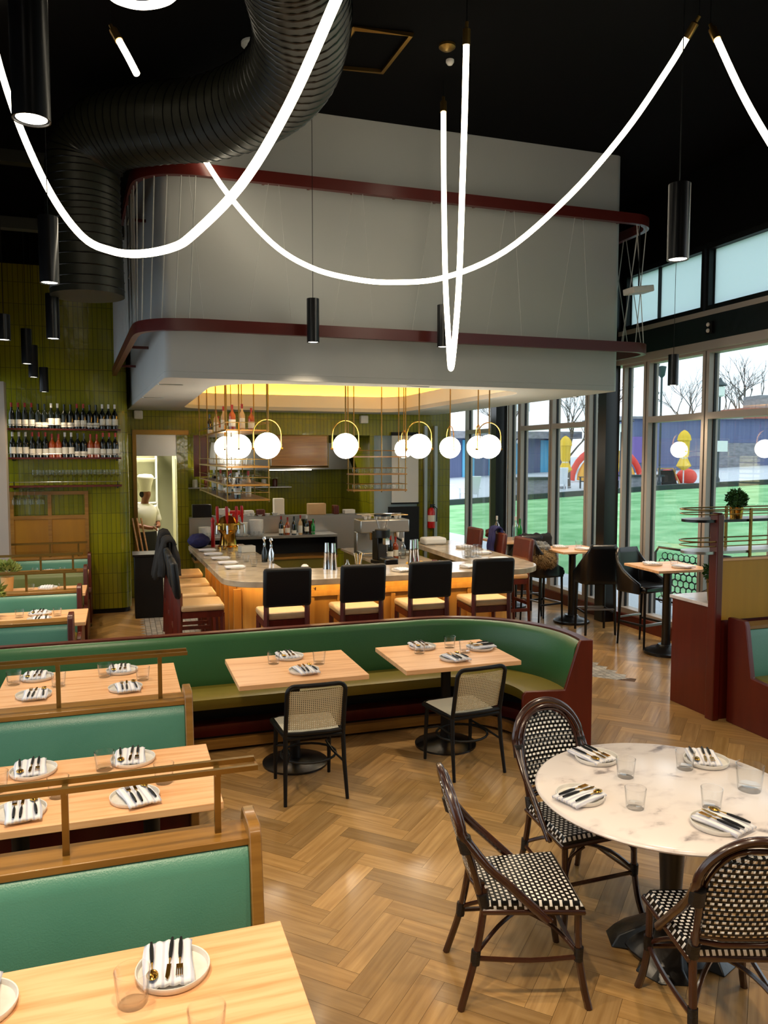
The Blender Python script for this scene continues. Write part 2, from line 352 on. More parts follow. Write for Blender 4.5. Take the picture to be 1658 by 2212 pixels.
# floor: herringbone planks, one mesh, one tone per plank
def floor_planks():
    b = B(); rnd = random.Random(3); w, r = .122, 4; L = w*r; g = .0007; c45 = cos(pi/4)
    def put(u0, u1, v0, v1, horiz):
        P = [(u0+g, v0+g), (u1-g, v0+g), (u1-g, v1-g), (u0+g, v1-g)]
        P = [((u-v)*c45+.98, (u+v)*c45) for u, v in P]
        cx, cy = sum(p[0] for p in P)/4, sum(p[1] for p in P)/4
        if not (XL-.2 < cx < XR+.1 and -1 < cy < 15.6): return
        if mosaic_zone(cx, cy): return
        o = rnd.random()*30; uv = [(0, 0), (L, 0), (L, w), (0, w)] if horiz else [(0, w), (0, 0), (L, 0), (L, w)]
        t = .66+.5*rnd.random(); t = t if rnd.random() > .15 else t*1.15; k = (rnd.random()-.5)*.10; b.tone[len(b.f)] = (t, t*(1+k*.4), t*(1+k*1.6))
        b.add([(x, y, .0) for x, y in P], [(0, 1, 2, 3)], None, [[(a+o, q+o) for a, q in uv]])
    for t in range(-40, 60):
        for q in range(-260, 260):
            x, y = (t*2*r+q)*w, q*w
            if abs((x-y)*c45-2) > 7 or not -2 < (x+y)*c45 < 17: continue
            put(x, x+L, y, y+w, True); put(x+L, x+L+w, y-L+w, y+w, False)
    return b
def mosaic_zone(x, y): return .24 < x < 4.7 and y > 7.0 or (4.7 <= x < 5.15 and 7.0 < y < 7.9) or (x >= 4.7 and y > 12.6)
struct('floor', floor_planks(), 'floor', smooth=0, recalc=False)
struct('floor_screed', B().box(XL-.3, XR+.4, YB-.2, 17.6, -.2, -.004), 'subfloor', smooth=0)
struct('floor_mosaic', B().box(.16, 5.3, 6.95, 17.4, -.0035, -.0008), 'mosaic', smooth=0)
struct('ceiling', B().box(XL-.3, XR+.3, YB-.2, 17.6, ZC, ZC+.15), 'ceiling', smooth=0)
struct('wall_rear', B().box(XL-.3, XR+.3, YB-.2, YB, 0, ZC), 'white', smooth=0)
# wall with the wine shelves: olive tile, its kitchen-side end rounded into a pier
struct('wall_wine', B().box(XL-.3, -.45, 12.36, 12.75, 0, 5.05), 'tile', smooth=0)
struct('wall_pier', B().prism(rrect(-.45, .12, 12.36, 13.6, (0, 0, 0, .16)), .07, 5.05), 'tile')
struct('baseboard_pier', B().prism(rrect(-.45, .10, 12.38, 13.6, (0, 0, 0, .16)), 0, .08), 'black')
struct('wall_above_wine', B().box(XL-.3, .12, 12.36, 12.75, 5.05, ZC), 'ceiling', smooth=0)
# window wall, one object per bay
def bay(n, x, y0, y1, z0, z1, trans=None, glass='pane', fr='grey', side=1, fw=.045, d=.15, mid=None):
    b = B(); xa, xb = sorted((x, x+side*d))
    for a, q in ((y0, y0+fw), (y1-fw, y1)): b.box(xa, xb, a, q, z0, z1)
    for a, q in ((z0, z0+.07), (z1-.07, z1)): b.box(xa, xb, y0+fw, y1-fw, a, q)
    if trans: b.box(xa, xb, y0+fw, y1-fw, trans-.04, trans+.04)
    if mid: b.box(xa+.04, xb-.04, mid-.006, mid+.006, z0+.07, z1-.07)
    o = struct('window_%d' % n, b, fr, smooth=0); xg = x+side*d*.6
    for a, q in (((z0+.07, trans-.04), (trans+.04, z1-.07)) if trans else ((z0+.07, z1-.07),)):
        obj('pane', B().box(xg-.004, xg+.004, y0+fw, y1-fw, a, q), glass, o, smooth=0)
    g = B()
    for q in (y0+fw, y1-fw): g.box(xg-.016, xg+.02, q-.012, q+.012, z0+.07, z1-.07)
    obj('gasket', g, 'black', o, smooth=0)
E_ = [.1, 1.2, 2.3, 3.4, 4.5, 5.6, 6.7, 7.78, 8.9, 9.44]
n = 1
for a, q in zip(E_, E_[1:]): bay(n, XR, a+.012, q-.012, .16, 3.64, 2.83 if q < 9 else None); n += 1
for a, q, t in ((9.68, 10.29, 0), (10.29, 11.34, 2.83), (11.34, 12.4, 2.83), (12.4, 12.85, 0), (13.1, 13.5, 0), (13.5, 14.7, 2.83)): bay(n, XR, a+.012, q-.012, .16, 3.64, t or None); n += 1
for a, q, md in ((9.44, 7.84, 8.75), (7.84, 6.24, None), (6.24, 4.64, None), (4.64, 3.04, None), (3.04, 1.44, None)): bay(n, XR, q+.02, a-.02, 4.06, 4.86, None, 'frost', 'black', mid=md); n += 1
struct('wall_window_upper', B().box(XR-.02, XR+.2, YB, 15.8, 4.86, ZC), 'ceiling', smooth=0)
struct('trim_1', B().box(XR-.05, XR+.2, YB, 15.8, 3.64, 4.0), 'satin', smooth=0)
struct('trim_2', B().box(XR-.08, XR+.2, .1, 15.8, 3.6, 3.70), 'grey', smooth=0)
struct('trim_3', B().box(XR-.06, XR+.2, .1, 15.8, 4.0, 4.06), 'grey', smooth=0)
struct('wall_window_low', B().box(XR-.05, XR+.16, YB, 15.8, 0, .16), 'redbrown', smooth=0)
struct('wall_window_rear', B().box(XR, XR+.2, YB, .1, .16, 3.64), 'white', smooth=0)
struct('wall_clerestory_end', B().box(XR, XR+.2, 9.44, 15.8, 4.06, 4.86), 'ceiling', smooth=0)
struct('pillar_window', B().box(6.42, 6.64, 9.46, 9.66, 0, ZC), 'satin', smooth=0)
struct('pillar_corner', B().box(6.44, 6.66, 12.88, 13.08, 0, ZC), 'satin', smooth=0)
# glazed door at the end of the window wall
d1 = struct('door_1', B().box(5.85, 5.93, 15.6, 15.72, 0, 3.0).box(6.55, 6.64, 15.6, 15.72, 0, 3.0).box(5.93, 6.55, 15.6, 15.72, 2.9, 3.0).box(5.93, 6.55, 15.6, 15.72, 0, .1), 'grey', smooth=0)
obj('pane', B().box(5.93, 6.55, 15.65, 15.66, .1, 2.9), 'pane', d1, smooth=0); obj('push_bar', B().box(5.93, 6.55, 15.55, 15.6, .98, 1.08), 'steel', d1, bevel=.01)
struct('wall_vestibule', B().box(5.70, 5.85, 13.72, 15.8, 0, 3.1).box(5.85, 6.65, 15.6, 15.75, 3.0, 3.6), 'tile', smooth=0)
# window side of the booths
struct('wall_booth_low', B().box(XL-.2, XL, YB, 12.6, 0, .6), 'redbrown', smooth=0)
struct('wall_booth_upper', B().box(XL-.2, XL, YB, 12.6, 3.5, ZC), 'ceiling', smooth=0)
struct('wall_booth_rear', B().box(XL-.2, XL, YB, .2, .6, 3.5), 'white', smooth=0)
for a, q in zip([.2, 2.25, 4.3, 6.35, 8.4, 10.45], [2.25, 4.3, 6.35, 8.4, 10.45, 12.58]): bay(n, XL, a, q, .6, 3.5, 2.6, side=-1); n += 1
struct('pillar_booth', B().box(-1.66, -1.46, 11.75, 11.95, 0, 3.35), 'grey', smooth=0)
# kitchen wall: tile with a doorway, a wide pass opening and a narrow glazed opening
kw = B()
for x0, x1, z0, z1 in ((.12, 5.85, 2.72, 3.6), (.12, .24, 0, 2.72), (.90, 1.08, 0, 2.72), (4.28, 4.36, 0, 2.72), (1.08, 4.28, 0, 1.30), (5.22, 5.85, 0, 2.72)): kw.box(x0, x1, 13.6, 13.72, z0, z1)
struct('wall_kitchen', kw, 'tile', smooth=0)
struct('trim_4', B().box(.2, 1.1, 13.57, 13.6, 2.70, 2.78).box(.2, .26, 13.57, 13.6, 0, 2.7), 'brass', smooth=0)
struct('trim_5', B().box(1.08, 4.28, 13.56, 13.76, 1.27, 1.31), 'steel', smooth=0)
struct('wall_pass', B().box(1.08, 4.28, 13.55, 13.6, .7, 1.27), 'steel', smooth=0)
struct('wall_kitchen_back', B().box(-.6, 5.9, 17.2, 17.35, 0, 3.1), 'cream', smooth=0)
struct('wall_kitchen_side', B().box(-.75, -.6, 13.6, 17.35, 0, 3.1), 'cream', smooth=0)
struct('wall_pass_back', B().box(1.02, 4.33, 15.6, 15.72, 0, 3.1), 'tile', smooth=0)
struct('wall_passage', B().box(.98, 1.04, 13.74, 16.2, 0, 2.35), 'cream', smooth=0)
struct('wall_pass_end', B().box(4.30, 4.36, 13.74, 15.7, 0, 3.1), 'tile', smooth=0)
struct('ceiling_kitchen', B().box(-.75, 5.85, 13.74, 17.3, 3.05, 3.12), 'white', smooth=0)
struct('wall_back_upper', B().box(.12, XR, 13.6, 13.72, 3.6, ZC), 'ceiling', smooth=0)
# soffit over the bar: white drum, rounded corner on the booth side, recessed cove in its underside
SO = [(5.5, 13.58), (.13, 13.58)]+[(.42+.08-.08*cos(a), 7.95-.08*sin(a)) for a in [pi/2*i/6 for i in range(7)]]+[(5.42+.08*sin(a), 7.95-.08*cos(a)) for a in [pi/2*i/6 for i in range(7)]]; HO = rrect(.95, 4.6, 8.2, 13.0, (.5, .6, .75, .6), 10)
so = B(); so.ring(SO, HO, 3.1, 3.16)
wl = SO; wi = [(5.42, 13.5), (.22, 13.5), (.51, 7.96), (5.41, 7.96)]; so.ring(wl, wi, 3.16, ZC)
struct('soffit', so, 'white', bevel=.012)
HB = rrect(.66, 4.9, 8.0, 13.3, (.7, .8, .9, .8), 10); HL = rrect(.93, 4.62, 8.18, 13.02, (.52, .62, .77, .62), 10)
cv = B(); cv.ring(HL, HO, 3.16, 3.36)
cv.ring(rrect(.61, 4.95, 7.965, 13.35, (.7, .8, .9, .8), 10), HB, 3.16, 3.66); cv.prism(HB, 3.66, 3.70)
struct('cove', cv, 'coveface')
cs = B(); st = rrect(.80, 4.75, 8.06, 13.15, (.6, .7, .82, .7), 10); cs.tube([(x, y, 3.30) for x, y in st], .012, 6, closed=True)
o = obj('cove_light', cs, 'cove'); tag(o, 'hidden glowing light strip running around the cove above the bar', 'cove light')

# ================================================================== OUTSIDE
def gz(x): return .052*(x-6.7)-.06
lw = B(); lw.add([(6.9, -12, gz(6.9)-.02), (60, -12, gz(60)), (60, 23.5, gz(60)), (28, 28.5, gz(28)), (23.5, 29.8, gz(23.5)), (15, 30.4, gz(15)), (6.9, 31, gz(6.9))], [(0, 1, 2, 3, 4, 5, 6)])
struct('lawn', lw, 'grass', smooth=0)
pv = B(); pv.add([(6.5, 31, .0), (15, 30.4, gz(15)), (23.5, 29.8, gz(23.5)), (28, 28.5, gz(28)), (60, 23.5, gz(60)), (70, 80, gz(70)), (6.5, 80, 0)], [tuple(range(7))])
pv.add([(6.86, -6, .0), (8.3, -6, .03), (8.3, 15.9, .035), (6.86, 15.9, .0)], [(0, 1, 2, 3)])
pv.add([(5.2, 15.9, -.03), (9.5, 15.9, .1), (8.8, 31, .06), (5.2, 31, .02)], [(0, 1, 2, 3)])
struct('ground_terrace', pv, 'paving', smooth=0)
struct('ground_street', B().box(-40, XL-.25, -20, 60, -.35, -.15), 'paving', smooth=0)
rw = B(); WP = [(9, 30.8), (15, 30.4), (23.5, 29.8), (28, 28.5), (60, 23.5)]
rw.add([(x, y, gz(x)-.1+dz) for dz in (0, .32) for x, y in WP]+[(x+.1, y+.4, gz(x)-.1+dz) for dz in (0, .32) for x, y in WP], [(i, i+1, i+6, i+5) for i in range(4)]+[(i+5, i+6, i+16, i+15) for i in range(4)])
struct('wall_terrace', rw, 'darkcap', smooth=0)
def outthing(name, label, cat, x, y, rz=0, group=None): return thing(name, label, cat, (x, y, gz(x)+.02), rz, group)
pl = outthing('stone_planter', 'low grey stone planter wall at the edge of the terrace outside', 'planter', 17.6, 32.2)
obj('body', B().box(-1.3, 1.3, -.5, .5, -.1, .75), 'stone', pl); obj('cap', B().box(-1.4, 1.4, -.6, .6, .75, .85), 'darkcap', pl)
pl = outthing('stone_planter', 'grey stone planter beside the twin speaker mast outside', 'planter', 23.4, 31.6)
obj('body', B().box(-.9, .9, -.4, .4, -.1, .55), 'stone', pl); obj('cap', B().box(-1, 1, -.5, .5, .55, .63), 'darkcap', pl)
def folded_umbrella(x, y, label, s=1):
    t = outthing('folded_umbrella', label, 'umbrella', x, y, 0, 'folded yellow umbrellas outside')
    obj('pole', B().tube([(0, 0, 0), (0, 0, 2.5)], .03, 8), 'outwhite', t)
    c = B(); nn = 20; prof = [(.06, .72), (.31, .92), (.17, 1.26), (.15, 1.32), (.21, 1.45), (.23, 2.1), (.24, 2.13), (.29, 2.15), (.25, 2.38), (.14, 2.56), (.03, 2.64)]
    vs = []; fs = []
    for r, z in prof:
        for j in range(nn): k = 1+(.16 if j % 2 else -.1); vs.append((r*k*cos(2*pi*j/nn), r*k*sin(2*pi*j/nn), z))
    for i in range(len(prof)-1):
        for j in range(nn): fs.append((i*nn+j, i*nn+(j+1) % nn, (i+1)*nn+(j+1) % nn, (i+1)*nn+j))
    fs.append(tuple((len(prof)-1)*nn+j for j in range(nn))); c.add(vs, fs); obj('canopy', c, 'yellow', t, smooth=60)
    obj('strap', B().lathe([(.15, 1.24), (.165, 1.26), (.165, 1.33), (.15, 1.35)], 16), 'outwhite', t); obj('weight_base', B().lathe([(0, 0), (.3, 0), (.3, .08), (0, .1)], 16), 'stone', t)
    return t
folded_umbrella(21.4, 35.0, 'folded yellow umbrella standing beside the bare tree outside')
folded_umbrella(25.7, 31.4, 'folded yellow umbrella standing behind the wooden deck chair outside')
folded_umbrella(23.6, 33.2, 'folded yellow umbrella half hidden by the mullion beside the steel column')
def lamp(x, y, h, label, kind=0):
    t = outthing('street_lamp', label, 'street lamp', x, y)
    obj('pole', B().lathe([(.1, 0), (.1, .3), (.05, .4), (.045, h-.5)], 10), 'teal', t)
    if kind == 0:
        obj('lantern', B().lathe([(.1, h-.5), (.2, h-.45), (.22, h-.05), (0, h)], 10), 'outwhite', t); obj('lantern_cap', B().lathe([(.3, h), (.3, h+.05), (.12, h+.2), (.05, h+.35), (0, h+.4)], 12), 'teal', t)
    elif kind == 1:
        obj('shade', B().lathe([(.62, h), (.62, h+.04), (.05, h+.16), (0, h+.16)], 16), 'teal', t); obj('banner', B().box(-.5, .45, -.02, .02, h-1.4, h-.1), 'outwhite', t)
    else:
        for dz in (0, 1.3): obj('speaker_horn', B().lathe([(.05, 0), (.1, .1), (.3, .5), (.32, .52), (0, .5)], 12, TR(-.15, 0, h-1.2+dz, ry=R(-100))), 'stone', t)
        obj('cap', B().lathe([(.05, h-.5), (.14, h-.4), (.2, h), (0, h+.05)], 10), 'teal', t)
lamp(23.7, 30.6, 5.6, 'tall speaker mast with two horns on the terrace outside', 2)
lamp(22.9, 32.5, 3.2, 'thin lamp post with a flat disc shade beside the speaker mast', 1)
lamp(26.4, 29.9, 4.6, 'lantern street lamp with a pale glass head outside the bay by the plant', 0)
lamp(19.55, 36.2, 5.4, 'disc shaded street lamp above the stone planter outside', 1)
sb = obj('sign_box', B().box(26.2, 26.75, 29.7, 29.75, 2.55, 3.05), 'outwhite'); tag(sb, 'small white sign box fixed to the lantern street lamp', 'sign')
def bare_tree(x, y, h, label, seed):
    rnd = random.Random(seed); t = outthing('bare_tree', label, 'tree', x, y); b = B()
    def br(p, d, l, r, lev):
        q = p+d*l; b.tube([p, (p+q)/2+Vector((rnd.uniform(-1, 1), rnd.uniform(-1, 1), 0))*l*.06, q], [r, r*.8, r*.6], 5)
        if lev: 
            for _ in range(3 if lev > 1 else 2):
                nd_ = (d+Vector((rnd.uniform(-1, 1), rnd.uniform(-1, 1), rnd.uniform(-.1, .6)))*.75).normalized(); br(p.lerp(q, rnd.uniform(.6, 1)), nd_, l*rnd.uniform(.55, .8), r*.55, lev-1)
    br(Vector((0, 0, 0)), Vector((0, 0, 1)), h*.36, h*.016, 5); obj('branches', b, 'bark', t)
bare_tree(22.35, 36.2, 6.4, 'bare winter tree behind the folded yellow umbrella outside', 4)
bare_tree(15.5, 48, 8.5, 'far bare tree over the blue shelter outside the entrance bay', 11)
bare_tree(33.5, 52, 8, 'far bare tree over the blue hall beyond the narrow bay', 15)
bare_tree(47, 50.5, 10, 'far bare tree rising above the brown roof outside', 19)
h1 = thing('blue_hall', 'big slate blue hall with a brown roof edge beyond the terrace', 'building', (36.5, 42.5, 1.3), R(-12))
obj('wall', B().box(-6, 12, 0, 6, -.5, 3.5), 'bluewall', h1); obj('roof', B().box(2.4, 12.5, -.4, 6, 3.5, 4.2), 'brick', h1); obj('eave', B().box(-6.2, 2.4, -.3, 6, 3.45, 3.6), 'stone', h1)
obj('window', B().box(.2, 3.6, -.06, 0, .2, 1.9), 'stone', h1); obj('rooftop_unit', B().box(4, 6.5, .5, 2.5, 4.2, 5.1), 'stone', h1); obj('mural', B().box(-5.4, -3.9, -.05, 0, .6, 2.3), 'purple', h1)
h2 = thing('blue_shelter', 'long sky blue shelter with white festoon lamps far across the lawn', 'building', (17.5, 52.5, .6), R(-6))
obj('wall', B().box(-9, 14, 0, 4, -.5, 3.0), 'bluewall', h2); obj('roof', B().box(-9.5, 14.5, -1.2, 4, 3.0, 3.5), 'stone', h2)
for i in range(11): obj('panel', B().box(-8.2+i*2, -7.3+i*2, -.1, 0, 0, 2.9), 'skyblue', h2)
for i in range(12): obj('festoon_lamp', B().ell((-8+i*1.6, -1.3, 2.6+.15*(i % 2)), .2, 8, 6), 'outwhite', h2)
iv = thing('inflatable_arch', 'red and yellow inflatable arch tent beyond the bare tree outside', 'tent', (26.31, 38.65, gz(26.31)), R(-12)); iv.scale = (.46, .46, .55)
def arch(r, th): return [(r*cos(a)*1.5, 0, r*1.15*sin(a)) for a in [pi*i/16 for i in range(17)]]
obj('red_arch', B().tube(arch(2.95, 0), .36, 10), 'redplastic', iv); obj('yellow_arch', B().tube(arch(2.2, 0), .46, 10), 'orangeplastic', iv); obj('violet_block', B().box(1.0, 2.9, -.9, -.3, 0, .9), 'purple', iv); obj('inner_wall', B().prism([(x, z) for x, _, z in arch(1.8, 0)], -.05, .05, Matrix.Rotation(pi/2, 4, 'X')), 'orangeplastic', iv)
for i, (x, y) in enumerate(((24.75, 32.84), (25.66, 32.54), (26.58, 32.23))):
    o = obj('red_lounger', B().ell((0, 0, .35), (.52, .45, .42), 16, 10), 'redplastic'); o.location = (x, y, gz(x)); tag(o, ['round coral red lounge seat closest to the yellow umbrella outside', 'middle coral red lounge seat under the lantern street lamp', 'coral red lounge seat farthest along the terrace wall outside'][i], 'lounge seat', 'coral lounge seats outside')
def deckchair(x, y, rz, label, m, name='deck_chair'):
    t = outthing(name, label, 'chair', x, y, rz)
    obj('seat', B().box(-.3, .3, -.3, .3, .32, .37), m, t); obj('backrest', B().box(-.3, .3, -.03, .03, 0, .85, TR(0, .3, .3, rx=R(-20))), m, t)
    for sx in (-1, 1):
        for sy in (-.3, .3): obj('leg', B().box(sx*.3-.03, sx*.3+.03, sy-.03, sy+.03, 0, .55), m, t)
        obj('armrest', B().box(sx*.34-.06, sx*.34+.06, -.35, .35, .55, .59), m, t)
deckchair(21.9, 33.6, R(200), 'dark slatted adirondack chair under the bare tree outside', 'teal')
deckchair(20.6, 34.2, R(160), 'white adirondack chair beside the folded yellow umbrella outside', 'outwhite')
deckchair(14.6, 31.8, R(180), 'white adirondack chair seen through the bay beside the entrance door', 'outwhite'); deckchair(11.9, 31.6, R(150), 'white adirondack chair on the terrace beyond the entrance door', 'outwhite')
t = outthing('sling_lounger', 'wooden sling deck chair with a dark seat on the terrace outside', 'chair', 24.7, 31.2)
obj('frame', B().tube([(-.45, 0, 0), (-.3, .4, .85), (.55, .4, .85), (.7, 0, 0)], .04, 6).tube([(-.45, .6, 0), (-.3, .2, .85)], .03, 6).tube([(.55, .2, .85), (.7, .6, 0)], .03, 6), 'pot', t); obj('sling', B().box(-.3, .55, .02, .05, 0, .85, TR(0, 0, 0, rx=R(-24))), 'blackcloth', t)
ot = outthing('patio_table', 'round white patio table on the terrace beyond the entrance bay', 'table', 13.6, 32.6); obj('top', B().lathe([(0, .7), (.6, .7), (.6, .74), (0, .74)], 20), 'outwhite', ot); obj('leg', B().lathe([(.3, 0), (.05, .05), (.05, .7), (0, .7)], 12), 'outwhite', ot)
# patterned outdoor armchair right outside the window by the high tables
for i_ in range(7):
    bare_tree(*((12.5, 50), (20, 62), (26, 62), (31, 60), (38.5, 57), (48, 52), (41.5, 50))[i_], 8+.5*(i_ % 3), 'hazy bare tree on the skyline outside, %s from the entrance door' % ('first', 'second', 'third', 'fourth', 'fifth', 'sixth', 'seventh')[i_], 30+i_)
om = thing('woven_outdoor_chair', 'black metal outdoor bench with a looped lattice back outside the window', 'bench', (7.35, 8.75, -.05), R(-83))
lat = B()
for i in range(12):
    for j in range(8): a = [((i-5.5)*.1+(.05 if j % 2 else 0)+.055*cos(q), 0, .36+j*.09+.05*sin(q)) for q in [2*pi*k/8 for k in range(8)]]; lat.tube(a, .007, 4, closed=True)
obj('lattice_back', lat, 'satin', om); obj('back_frame', B().tube(rr := [(-.68, 0, 0), (-.68, 0, 1.02), (-.62, 0, 1.1), (.62, 0, 1.1), (.68, 0, 1.02), (.68, 0, 0)], .018, 6), 'satin', om)
obj('seat', B().box(-.66, .66, 0, .5, .33, .36), 'satin', om)
for sx in (-.62, .62): obj('leg', B().tube([(sx, .48, 0), (sx, .48, .36)], .016, 6), 'satin', om)

# ================================================================== OVERHEAD
def spot(name, parent, loc, w, ang=110, blend=.8, rad=.06, col=WARM, rot=(0, 0, 0)):
    l = bpy.data.lights.new(name, 'SPOT'); l.energy = w; l.color = col; l.spot_size = R(ang); l.spot_blend = blend; l.shadow_soft_size = rad
    o = bpy.data.objects.new(name, l); COL.objects.link(o); o.parent = parent; o.location = loc; o.rotation_euler = rot; return o
def can(x, y, z, label, h=.415, r=.06, w=SPOT_W, ang=115, group='black cylinder pendants'):
    t = thing('cylinder_pendant', label, 'pendant lamp', (x, y, z), 0, group)
    obj('lamp_tube', B().lathe([(r-.010, .03), (r-.004, 0), (r, 0), (r, h), (.02, h), (0, h)], 24), 'satin', t)
    obj('lens', B().lathe([(0, .006), (r-.011, .006)], 20), 'lens', t); obj('cable', B().tube([(0, 0, h), (0, 0, ZC-z)], .003, 5), 'black', t)
    if w: spot('beam', t, (0, 0, -.01), w, ang)
    return t
CANS = []
def cans(L):
    for x, y, z, lb, k in L: CANS.append(can(x, y, z, lb, **k))
cans((
    (-.25, 2.9, 3.45, 'black cylinder pendant beside the brown duct pipe over the front booth', dict(ang=125)),
    (3.0, 3.76, 3.45, 'black cylinder pendant on a long cable over the round marble table', dict(w=SPOT_W*.75)),
    (-.4, 5.53, 3.45, 'black cylinder pendant under the dip of the glowing tube at the booth aisle', {}),
    (-.57, 8.11, 3.45, 'black cylinder pendant hanging before the tiled wine wall under the duct end', {}),
    (1.79, 7.5, 3.44, 'black cylinder pendant hanging alone before the white soffit', {}),
    (3.1, 7.4, 3.44, 'black cylinder pendant half hidden behind the narrow glowing loop', {}),
    (-1.03, 10.4, 3.45, 'black cylinder pendant over the rear booths, first of three stepping down', dict(w=SPOT_W*.6)),
    (-1.05, 11.35, 3.38, 'black cylinder pendant over the rear booths, middle of three stepping down', dict(w=SPOT_W*.5)),
    (-.98, 12.0, 3.24, 'black cylinder pendant over the rear booths, lowest of three stepping down', dict(w=SPOT_W*.3, h=.34)),
    (6.2, 7.8, 3.18, 'black cylinder pendant hanging before the bright glass by the high tables', dict(w=SPOT_W*.8, h=.36)),
    (5.9, 9.45, 3.15, 'black cylinder pendant half hidden by the soffit over the dark column table', dict(w=SPOT_W*.8)),
    (-1.02, 8.34, 3.45, 'stubby black pendant at the window edge of the rear booths', dict(h=.24)),
))
# extra pendants added as soft fill, unseen behind the camera and above the frame
for i, (x, y, w) in enumerate(((.2, 1.3, 1.2), (2.2, 1.6, .8), (4.6, 2.2, .7), (-.9, 1.6, 1.0), (1.2, -.8, .8), (3.8, -.8, .8))):
    can(x, y, 4.3, 'added black cylinder pendant giving soft fill over the front, out of view', w=SPOT_W*w*1.5, ang=120)
def strand(name, pts, label, caps=(1, 1), hang=True):
    t = thing('glowing_tube', label, 'light tube', pts[len(pts)//2], 0, 'hanging glowing tubes'); o = Vector(pts[len(pts)//2])
    P = [Vector(p)-o for p in spline(pts, 6)]; obj('light_tube', B().tube(P, .0235, 12), 'led', t)
    for e, (a, q) in enumerate(((P[0], P[1]), (P[-1], P[-2]))):
        if not caps[e]: continue
        d = (a-q).normalized(); obj('end_cap', B().tube([a-d*.005, a+d*.10, a+d*.11, a+d*.15], [.03, .03, .014, .014], 10), 'brass', t)
        tp = a+d*.145; obj('cable', B().tube([tp, (tp.x, tp.y, max(ZC-o.z, tp.z+.01))], .004, 5), 'black', t)
    return t
strand('a', [(-0.88, 6.73, 5.73), (-0.77, 6.58, 5.2), (-0.62, 6.38, 4.69), (-0.41, 6.04, 4.16), (-0.2, 5.65, 3.79), (-0.02, 5.39, 3.65), (0.14, 5.12, 3.58), (0.31, 4.75, 3.54), (0.41, 4.5, 3.56), (0.6, 4.02, 3.69), (0.74, 3.55, 3.89), (0.87, 3.19, 4.19), (0.94, 2.96, 4.37)], 'thick glowing light tube sagging in a deep curve over the booths')
strand('b', [(.72, 7.6, 5.2), (.99, 7.5, 4.76), (1.38, 7.4, 4.32), (1.73, 7.3, 4.10), (2.1, 7.15, 3.99), (2.43, 6.99, 3.95), (2.8, 6.66, 3.95), (3.22, 6.3, 4.13), (3.59, 5.87, 4.51), (3.86, 5.51, 4.92), (4.04, 5.24, 5.3), (4.10, 5.10, 5.48)], 'long glowing light tube in a shallow curve across the white soffit')
strand('c', [(2.85, 6.82, 5.46), (2.79, 6.66, 4.76), (2.73, 6.47, 3.9), (2.72, 6.37, 3.36), (2.68, 6.22, 3.09), (2.65, 6.07, 3.34), (2.64, 5.97, 3.79), (2.6, 5.83, 4.47), (2.57, 5.73, 4.96), (2.54, 5.64, 5.44)], 'narrow glowing light tube folded in a tight vertical loop')
strand('d', [(4.22, 4.92, 5.4), (4.25, 4.69, 4.93), (4.29, 4.47, 4.53), (4.34, 4.2, 4.1), (4.4, 3.8, 3.75), (4.5, 3.3, 3.75), (4.6, 2.8, 4.2), (4.7, 2.4, 5.2)], 'glowing light tube descending at the window side of the room')
strand('e', [(-.22, 5.22, 5.48), (-.08, 5.19, 5.22), (.01, 5.16, 5.09), (.09, 5.14, 5.05), (.19, 5.1, 5.03), (.3, 5.07, 5.05), (.37, 5.04, 5.09), (.48, 5.0, 5.22), (.6, 4.95, 5.5)], 'glowing light tube showing only its lowest dip at the ceiling')
strand('f', [(0.06, 6.04, 5.26), (0.12, 5.97, 5.12), (0.17, 5.9, 4.99)], 'short straight piece of glowing tube before the dark ceiling', (1, 0))
# ducts
DP = spline([(0.98, 4.63, 5.26), (1.08, 4.91, 5.23), (1.22, 5.39, 5.22), (1.25, 5.91, 5.18), (1.12, 6.48, 5.19), (0.78, 7.02, 5.21), (0.34, 7.48, 5.28), (-0.03, 7.81, 5.28), (-0.24, 7.99, 5.11), (-0.27, 8.0, 4.73), (-0.26, 7.99, 4.35), (-0.25, 7.99, 3.84)], 6)
dt = thing('spiral_duct', 'fat dark olive spiral duct curving along the ceiling and turning down', 'duct', (.7, 7, 5.2))
db = B(); o_ = Vector((.7, 7, 5.2)); db.tube([p-o_ for p in DP], .33, 28); obj('pipe', db, 'duct', dt)
sb_ = B(); L_ = 0
for i in range(1, len(DP)-1):
    for q in (0,):
        c = DP[i].lerp(DP[i+1], q)-o_; T = (DP[i+1]-DP[i]).normalized(); u = T.orthogonal().normalized(); w_ = T.cross(u)
        sb_.tube([c+(u*cos(a)+w_*sin(a))*.331 for a in [2*pi*k/24 for k in range(24)]], .006, 4, closed=True)
sm = obj('seam', sb_, 'satin', dt)
for y, z, lb in ((8.9, 5.3, 'higher of the two thin steel ceiling beams over the rear booths'), (9.3, 4.75, 'lower of the two thin steel ceiling beams over the rear booths')):
    tag(obj('ceiling_beam', B().box(-1.66, .1, y, y+.12, z, z+.12), 'duct'), lb, 'beam')
vf = B(); P4 = [Vector((x, y, 5.73)) for x, y in ((1.84, 6.23), (2.3, 6.17), (2.27, 6.83), (1.8, 6.89))]
vf.tube(P4, .022, 4, closed=True); tag(obj('air_diffuser', vf, 'brass'), 'square bronze frame of an air diffuser on the black ceiling', 'vent')
